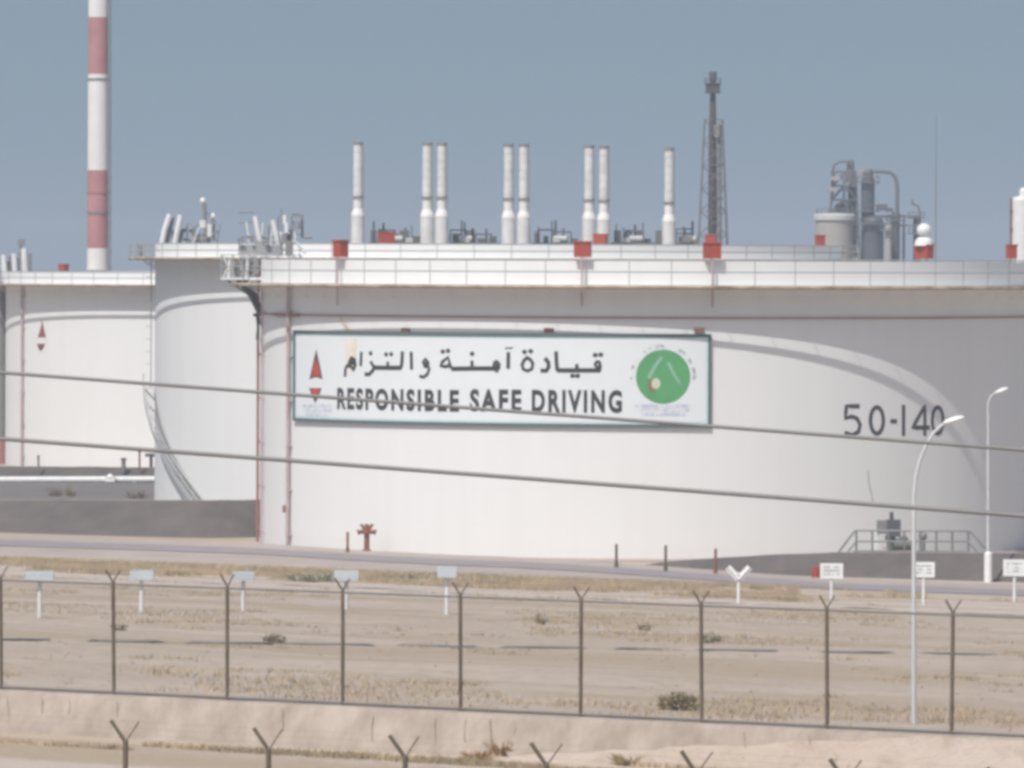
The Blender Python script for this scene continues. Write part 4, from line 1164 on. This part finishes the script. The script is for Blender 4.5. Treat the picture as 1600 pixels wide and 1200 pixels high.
# far lamp post
def lamp_post(u, vb, vj, vt, uh, r, label, Y, bend, head, basev=None, rb=None):
    p = at(u, vb, Y); p.z -= .2
    t = thing('street_lamp', p, label, 'street lamp')
    top = at(u, vj, Y)
    b = MB(); b.tube(p, top, r, r * .72, n=10); 
    b.path([at(x, y, Y) for x, y in bend], [r * .72 + (r * .5 - r * .72) * i / (len(bend) - 1) for i in range(len(bend))], 8)
    b.build('pole', 'lamp', t)
    if basev:
        b = MB(); q = at(u, basev, Y); b.lathe((p.x, p.y, p.z), [(rb, 0), (rb, q.z - p.z - .1), (r, q.z - p.z)], 12); b.build('base_sleeve', 'lamphead', t)
    b = MB(); (ua, va), (ub, vb_), th = head
    A, B_ = at(ua, va, Y), at(ub, vb_, Y); d = B_ - A; n = 8; rows = []
    for i in range(n + 1):
        f = i / n; c = A + d * f; rr = th * math.sqrt(max(.04, 1 - (2 * f - 1.05) ** 2 * .93)); 
        rows.append([(c.x, c.y + rr * 1.25 * math.cos(2 * PI * j / 10), c.z + rr * .62 * math.sin(2 * PI * j / 10)) for j in range(10)])
    b.grid(rows, True, 0, True); b.face(rows[0][::-1]); b.face(rows[-1]); b.build('lamp_head', 'lamphead', t)
    return t
pf = hit(1545, 910)
lamp_post(1544, 910, 645, 610, 1563, .105, 'distant lamp post with thick white base before the shaded side of the big tank', pf.y, [(1543.5, 645), (1544, 630), (1548, 619), (1556, 613)], ((1554, 614), (1575, 607), .26), 862, .26)
# near lamp post at the fence
pn = hit(1428, 1144)
lamp_post(1428, 1148, 770, 655, 1490, .062, 'curved lamp post at the far fence, its head over the tank number', 160.2, [(1428.5, 770), (1431, 745), (1437, 720), (1447, 696), (1459, 676), (1472, 664), (1480, 660)], ((1473, 661), (1506, 652), .125))

# white marker signs in the field
marks = ((62, 965, 893, 907, 44, 'b', 'pale blue marker sign at the far left of the sandy field', 1), (221, 958, 892, 906, 38, 'b', 'pale blue marker sign second from the left in the field', 1),
         (380, 955, 894, 907, 34, 'b', 'pale blue marker sign third from the left, beside a fence post', 1), (541, 952, 892, 907, 38, 'b', 'pale blue marker sign with its post hidden by a fence post', 1),
         (698, 960, 886, 902, 30, 'b', 'narrow pale marker sign left of the fifth fence post', 1), (1154, 942, 886, 905, 34, 'v', 'white V-shaped marker on a post before the big tank', 1),
         (1299, 940, 880, 904, 36, 'w', 'white marker sign on post right of the red drum', 1), (1443, 945, 878, 902, 34, 'w', 'white marker sign on post just right of the curved lamp post', 1),
         (1585, 940, 874, 900, 36, 'w', 'white marker sign on post at the right edge of the field', 1))
for u, vb, v0, v1, wd, kind, lb, _ in marks:
    p = hit(u, vb); Y = p.y; k2 = Y / F
    t = thing('marker_sign', p, lb, 'marker sign', 'marker signs in the sandy field')
    zt = at(u, (v0 + v1) / 2, Y).z
    b = MB(); b.tube((p.x, p.y, p.z - .3), (p.x, p.y, zt), .085, n=8); b.build('post', 'markerwhite', t)
    b = MB(); zc = zt; hw = wd / 2 * k2; hh = (v1 - v0) / 2 * k2
    if kind == 'v':
        for s in (-1, 1):
            A = Vector((p.x, p.y - .1, zc - hh)); B_ = Vector((p.x + s * hw, p.y - .1, zc + hh)); n_ = Vector((s * .12, 0, -.10))
            for dy in (0, .05): b.face([A + n_ + Vector((0, dy, 0)), B_ + n_ + Vector((0, dy, 0)), B_ - n_ + Vector((0, dy, 0)), A - n_ + Vector((0, dy, 0))])
            b.tube(A, B_, .08, n=6)
    elif kind == 'w':
        b.box((p.x, p.y - .12, zc), (hw * 2, .04, hh * 2), R_(-8))
    else:
        # tent-shaped pair of plates read from the air, seen nearly edge-on
        for s in (-1, 1):
            b.face([(p.x - hw, p.y, zc + hh), (p.x + hw, p.y, zc + hh), (p.x + hw, p.y + s * .28, zc - hh), (p.x - hw, p.y + s * .28, zc - hh)])
            b.face([(p.x - hw, p.y, zc + hh + .03), (p.x + hw, p.y, zc + hh + .03), (p.x + hw, p.y + s * .31, zc - hh), (p.x - hw, p.y + s * .31, zc - hh)])
    pl = b.build('plate', 'markerblue' if kind == 'b' else 'markerwhite', t)
    if kind == 'w':
        for r in range(3):
            b = MB(); b.box((p.x, p.y - .146, zc + hh * (.5 - .45 * r)), (hw * 1.4, .01, .09), R_(-8)); b.build('small_print', 'printgrey', pl)

# half-buried pipe across the field
b = MB(); P = []
for u in range(-60, 1700, 8):
    v = 1003.5 + (u - 180) * .0148
    p = hit(u, v); wv = max(-1.0, min(.35, 5 * (math.sin(u * 2 * PI / 163 + .6 + 1.1 * mnoise.noise(Vector((u * .004, 8.1, 0)))) + .60 + 1.0 * mnoise.noise(Vector((u * .017, 3.3, 0))))))
    P.append(Vector((p.x, p.y, p.z + .012 + .085 * wv)))
b.path(P, .045, 8)
tag(b.build('buried_pipe', 'midsteel', None, P[len(P) // 2]), 'dark thin pipe lying half buried in sand across the field behind the far fence', 'pipe')

# ------------------------------------------------------------------ fences
def fence(name, label, posts, zb, hgt, arm_l, arm_r, pr, wire_r, pitch, armr, rail_r, barb_r):
    """posts: list of (x, y); the mesh hangs between them"""
    t = thing(name, (posts[len(posts) // 2][0], posts[len(posts) // 2][1], zb), label, 'fence')
    A, B_ = Vector((*posts[0], zb)), Vector((*posts[-1], zb))
    d = (B_ - A).normalized(); L = (B_ - A).length
    n = Vector((d.y, -d.x, 0))
    for i, (x, y) in enumerate(posts):
        lean = random.uniform(-.012, .012)
        tp = Vector((x + lean * hgt, y, zb + hgt))
        b = MB(); b.tube((x, y, zb - .25), tp, pr, n=8); b.ball(tp, pr * 1.12, 8)
        po = b.build('post', 'post', t)
        for s, (dx, dz), ar in ((-1, arm_l, armr[0]), (1, arm_r, armr[1])):
            b = MB(); jx = random.uniform(.9, 1.1)
            b.tube(tp, tp + Vector((s * dx * jx, 0, dz)), ar, n=6); b.build('arm', 'post', po)
    b = MB()
    for z in (hgt - .04, .06): b.tube(A + Vector((0, 0, z)), B_ + Vector((0, 0, z)), rail_r if z > 1 else .03, n=5)
    b.build('rail', 'rail_fence', t)
    # barbed strands along the arms
    b = MB()
    for s, (dx, dz) in ((-1, arm_l), (1, arm_r)):
        for f in (.35, .68, .98):
            o_ = Vector((s * dx * f, 0, hgt + dz * f)); b.tube(A + o_, B_ + o_, barb_r, n=3)
    b.build('barbed_wire', 'wire', t)
    # chain-link fabric: crossing slanted wires
    b = MB(); zl, zh = .08, hgt - .05; H = zh - zl
    kx = -H
    while kx < L:
        for s in (0, 1):
            x0_, x1_ = (kx, kx + H) if s == 0 else (kx + H, kx)
            za, zb2 = zl, zh
            def clipx(xa, zA, xb, zB):
                lo, hi = 0.0, 1.0
                dxx = xb - xa
                for lim, sgn in ((0, 1), (L, -1)):
                    f0 = (xa - lim) * sgn; f1 = (xb - lim) * sgn
                    if f0 < 0 and f1 < 0: return None
                    if f0 < 0: lo = max(lo, f0 / (f0 - f1))
                    elif f1 < 0: hi = min(hi, f0 / (f0 - f1))
                if hi <= lo: return None
                return (xa + dxx * lo, zA + (zB - zA) * lo), (xa + dxx * hi, zA + (zB - zA) * hi)
            c_ = clipx(x0_, zl, x1_, zh)
            if c_:
                (xa, z_a), (xb, z_b) = c_
                o_ = n * (.004 if s else -.004)
                b.tube(A + d * xa + Vector((0, 0, z_a)) + o_, A + d * xb + Vector((0, 0, z_b)) + o_, wire_r, n=3, caps=False)
        kx += pitch
    b.build('chain_link', 'wire', t)
    return t
# far fence
far_px = [(-173, 1065), (4, 1076), (180, 1087), (357, 1096.5), (538, 1105.5), (722, 1113.5), (910, 1122), (1100, 1130), (1296, 1137.5), (1490, 1145.5), (1690, 1154)]
ZF = 10.17
fp_ = [at_z(u, v + 2, ZF) for u, v in far_px]
A, B_ = fp_[0], fp_[-1]
posts = []
for p, (u, v) in zip(fp_, far_px):
    # keep every post on one straight line
    f = (p - A).dot(B_ - A) / (B_ - A).length_squared
    best = min((abs(800 + F * (A.lerp(B_, f + e * .0005)).x / (A.lerp(B_, f + e * .0005)).y - u), f + e * .0005) for e in range(-60, 61))
    q = A.lerp(B_, best[1]); posts.append((q.x, q.y))
fence('chain_link_fence', 'tall rusty chain-link fence with V arms across the sandy field, before the tanks', posts, ZF - .02, 2.62, (.17, .28), (.17, .28), .043, .0024, .075, (.026, .018), .026, .0012)
# retaining wall below it (pale concrete, cracked)
n_ = Vector(((B_ - A).y, -(B_ - A).x, 0)).normalized()          # towards the camera
if n_.y > 0: n_ = -n_
wa, wb = A.lerp(B_, -.3), A.lerp(B_, 1.3)
wl = thing('retaining_wall', A.lerp(B_, .5) + Vector((0, 0, -1.1)), 'low pale cracked concrete retaining wall under the chain-link fence', 'wall')
rows = [[], [], [], [], [], []]
N = 150
for i in range(N + 1):
    p = wa.lerp(wb, i / N); e = .035 * mnoise.noise(Vector((p.x * .8, p.y * .8, 0))) + .02 * mnoise.noise(Vector((p.x * 3, p.y * 3, 5)))
    for r, (o_, z) in zip(rows, ((1.15, -1.5), (.80, -.95 + e), (.36 + e, -.10 + e * .6), (.26, .0 + e * .5), (-.35, .0), (-.35, -1.0))): r.append(p + n_ * o_ + Vector((0, 0, z - .02)))
b = MB(); b.grid(rows, False, 0, True); b.build('wall_face', 'concrete', wl)
b = MB(); rnd = random.Random(21)
for i in range(24):
    f = rnd.uniform(.12, .88); p = wa.lerp(wb, f); pts = []; x = 0
    ln = rnd.uniform(.35, .95)
    dv_ = (wb - wa).normalized(); P = []; kx_ = -n_.x * .46 / dv_.x
    for j in range(7):
        q = j / 6 * ln; x += rnd.uniform(-.025, .025)
        o_ = .38 + (.80 - .36) * q + .012 + .02; P.append(p + dv_ * (x + kx_ * q) + n_ * o_ + Vector((0, 0, -.14 - q * .85)))
    b.path(P, [.008 * rnd.uniform(.3, 1.6) for _ in P], 4)
b.build('crack', 'crack', wl)
# near fence (only the arms of its posts reach into the picture)
npx = [(-30, 1147), (197, 1158), (422, 1172), (634, 1184), (856, 1197), (1090, 1210), (1327, 1222), (1574, 1236), (1830, 1251)]
ZE = 12.67
npt = [at_z(u, v, ZE) for u, v in npx]
A2, B2 = npt[0], npt[-1]
posts = []
for p, (u, v) in zip(npt, npx):
    f = (p - A2).dot(B2 - A2) / (B2 - A2).length_squared
    best = min((abs(800 + F * (A2.lerp(B2, f + e * .0005)).x / (A2.lerp(B2, f + e * .0005)).y - u), f + e * .0005) for e in range(-80, 81))
    q = A2.lerp(B2, best[1]); posts.append((q.x, q.y))
fence('chain_link_fence', 'nearest fence at the bottom edge, only its brown Y-shaped post tops in view', posts, 10.15, 2.52, (.235, .345), (.22, .33), .042, .0014, .085, (.034, .012), .0020, .0006)

# overhead cables close to the camera
for (ua, va, Ya), (ub, vb, Yb), rr, lb in (((0, 582, 56), (1600, 703, 52), .0145, 'upper grey overhead cable crossing in front of the long sign'), ((0, 685.5, 56), (1600, 806, 52), .0168, 'lower grey overhead cable crossing below the long sign')):
    a_, b_ = at(ua, va, Ya), at(ub, vb, Yb); d = b_ - a_
    s_, e_ = a_ - d * 4, b_ + d * 4
    bb = MB(); bb.path([s_.lerp(e_, i / 40) for i in range(41)], rr, 8)
    tag(bb.build('overhead_cable', 'cable', None, a_.lerp(b_, .5)), lb, 'cable', 'overhead cables')

# ------------------------------------------------------------------ scrub
def shrub(p, wd, hgt, n, mt, label, dense=True, name='desert_shrub'):
    t = thing(name, p, label, 'shrub' if name == 'desert_shrub' else 'grass tuft')
    b = MB(); rnd = random.Random(int(p.x * 97 + p.y * 31))
    for i in range(n):
        a = rnd.uniform(0, 2 * PI); r = rnd.random() ** .6 * wd * .32
        ox, oy = r * math.cos(a), r * math.sin(a)
        l = hgt * rnd.uniform(.35, 1.1); out_ = rnd.uniform(.1, 1.0) * wd * .42
        aa = a + rnd.uniform(-.6, .6)
        p0 = Vector((p.x + ox, p.y + oy, p.z - .05)); p1 = p0 + Vector((out_ * .4 * math.cos(aa), out_ * .4 * math.sin(aa), l * .6)); p2 = p0 + Vector((out_ * math.cos(aa), out_ * math.sin(aa), l))
        sx = Vector((-math.sin(aa * 3.1), math.cos(aa * 3.1), 0)) * rnd.uniform(.012, .03) * (1 + wd * .3)
        b.face([p0 - sx, p0 + sx, p1 + sx * .8, p1 - sx * .8]); b.face([p1 - sx * .8, p1 + sx * .8, p2])
    b.build('stems', mt, t)
    if dense:
        b = MB()
        for i in range(int(n * 1.2)):
            a = rnd.uniform(0, 2 * PI); r = rnd.random() ** .5 * wd * .5; z = rnd.random() ** .8 * hgt * (1 - .55 * (2 * r / wd) ** 2)
            c = Vector((p.x + r * math.cos(a), p.y + r * math.sin(a), p.z + z)); q = rnd.uniform(.025, .06) * (1 + .2 * wd)
            v1 = Vector((rnd.uniform(-1, 1), rnd.uniform(-1, 1), rnd.uniform(-1, 1))).normalized() * q; v2 = v1.orthogonal().normalized() * q * .7
            b.face([c - v1, c + v2, c + v1, c - v2])
        b.build('leaves', mt, t)
    return t
shrub(hit(1060, 1110), .95, .45, 420, 'shrub', 'olive brown shrub behind the far fence, near its seventh bay', True)
shrub(hit(1112, 1006), .75, .42, 120, 'shrubgreen', 'small green shrub by the half-buried pipe, right of a fence post', True)
shrub(at_z(790, 1182, 9.22), .9, .45, 260, 'strawtuft', 'orange straw tuft growing at the foot of the retaining wall', False, 'grass_tuft')
shrub(at_z(745, 1186, 9.22), .8, .25, 160, 'strawtuft', 'low straw tuft left of the orange tuft at the retaining wall', False, 'grass_tuft')
shrub(at_z(985, 1194, 9.22), .9, .30, 220, 'straw', 'pale straw tuft at the bottom edge under the retaining wall', False, 'grass_tuft')
shrub(hit(430, 1004), .8, .30, 120, 'shrub', 'low brown shrub on the half-buried pipe, left of the fourth fence post', True)
shrub(hit(265, 900), 3.0, .35, 160, 'shrub', 'brown shrub among dry grass near the road at left', True)
shrub(hit(490, 908), 3.2, .5, 200, 'shrubgreen', 'greenish shrub among dry grass near the road, left of a pale blue sign', True)
shrub(hit(660, 905), 3.4, .4, 200, 'shrub', 'dull brown shrub among dry grass near the road, below the hydrant', True)
shrub(hit(845, 976), .5, .5, 40, 'shrub', 'small dark weed in the open sand left of the sixth fence post', True)
shrub(hit(1007, 985), .7, .4, 40, 'shrub', 'small dark weed in the sand between the sixth and seventh fence posts', True)
shrub(hit(185, 985), .6, .3, 40, 'shrub', 'small dark weed beside the second fence post', True)
for u, v, wd, lb in ((85, 772, 1.6, 'dark dusty shrub on flat ground before the silvery pipeline'), (110, 772, 1.1, 'smaller dark shrub right of another before the silvery pipeline'), (215, 776, 2.2, 'wide dark shrub beside the foot of the middle tank')):
    p = at_z(u, v + 4, -.04); shrub(p, wd, .9, 90, 'debris' if wd > 1.5 else 'shrub', lb, True)

# dry grass: uncountable, one object
b = MB(); rnd = random.Random(5)
def blade(p, hgt, wd):
    a = rnd.uniform(0, PI); dx, dy = wd * math.cos(a), wd * math.sin(a); lx, ly = rnd.uniform(-.5, .5) * hgt, rnd.uniform(-.5, .5) * hgt
    b.face([(p[0] - dx, p[1] - dy, p[2] - .03), (p[0] + dx, p[1] + dy, p[2] - .03), (p[0] + lx, p[1] + ly, p[2] + hgt)])
cnt = 0
while cnt < 170000:
    u = rnd.uniform(-150, 1750); s = rnd.choice([1, 1, 1, 1, 2, 2, 3, 4])
    if s == 1: S_ = rnd.uniform(303, 351)
    elif s == 2: S_ = rnd.uniform(205, 330)
    elif s == 3: S_ = rnd.uniform(127.5, 205)
    else: S_ = rnd.uniform(121.5, 125.2)
    tm = (u - 800) / F
    # where the sight column u meets the line s = S_
    Y = S_ / (.6 * tm + .8); X = tm * Y
    d = mnoise.noise(Vector((X * .11, Y * .045, 0))) + .55 * mnoise.noise(Vector((X * .5, Y * .2, 9)))
    if s == 4: d = mnoise.noise(Vector(((UX * X + UY * Y) * .12, S_ * .8, 0))) + .3 * mnoise.noise(Vector((X * .9, Y * .5, 9)))
    if s == 1:
        d += .30 + .25 * (S_ - 327) / 24
        if u > 1250: d -= .5
        if u > 1450: d -= .3
    if d < (.14 if s == 1 else .20 if s == 2 else .24 if s == 3 else .22): continue
    z = h(X, Y)
    for q in range(3):
        x, y = X + rnd.uniform(-.15, .15), Y + rnd.uniform(-.15, .15)
        blade((x, y, z), rnd.uniform(.10, .34) if s == 1 else rnd.uniform(.05, .16), rnd.uniform(.010, .03))
    cnt += 3
tag(b.build('dry_grass', 'straw'), kind='stuff')
# pebbles and clods
b = MB()
for i in range(700):
    u = rnd.uniform(-50, 1650); S_ = 127.5 + 190 * rnd.random() ** 1.6; tm = (u - 800) / F; Y = S_ / (.6 * tm + .8); X = tm * Y
    r = rnd.uniform(.012, .04); b.ball((X, Y, h(X, Y) + r * .2), r, 6, sz=.7)
tag(b.build('pebbles', 'debris'), kind='stuff')

# ------------------------------------------------------------------ air
hz = MB(); hz.box((0, 0, 0), (1, 1, 1))
hm = bpy.data.materials.new('thin_dusty_air'); hm.use_nodes = True
ht = hm.node_tree; ht.nodes.clear()
ho = ht.nodes.new('ShaderNodeOutputMaterial'); hv = ht.nodes.new('ShaderNodeVolumePrincipled')
hv.inputs['Color'].default_value = (.68, .77, .88, 1); hv.inputs['Density'].default_value = 0.00028; hv.inputs['Anisotropy'].default_value = 0.0
ht.links.new(hv.outputs[0], ho.inputs['Volume'])
ho_ = hz.build('haze', hm)
ho_.scale = (16000, 16400, 74); ho_.location = (1500, 3200, -2 + 37)
tag(ho_, kind='stuff')
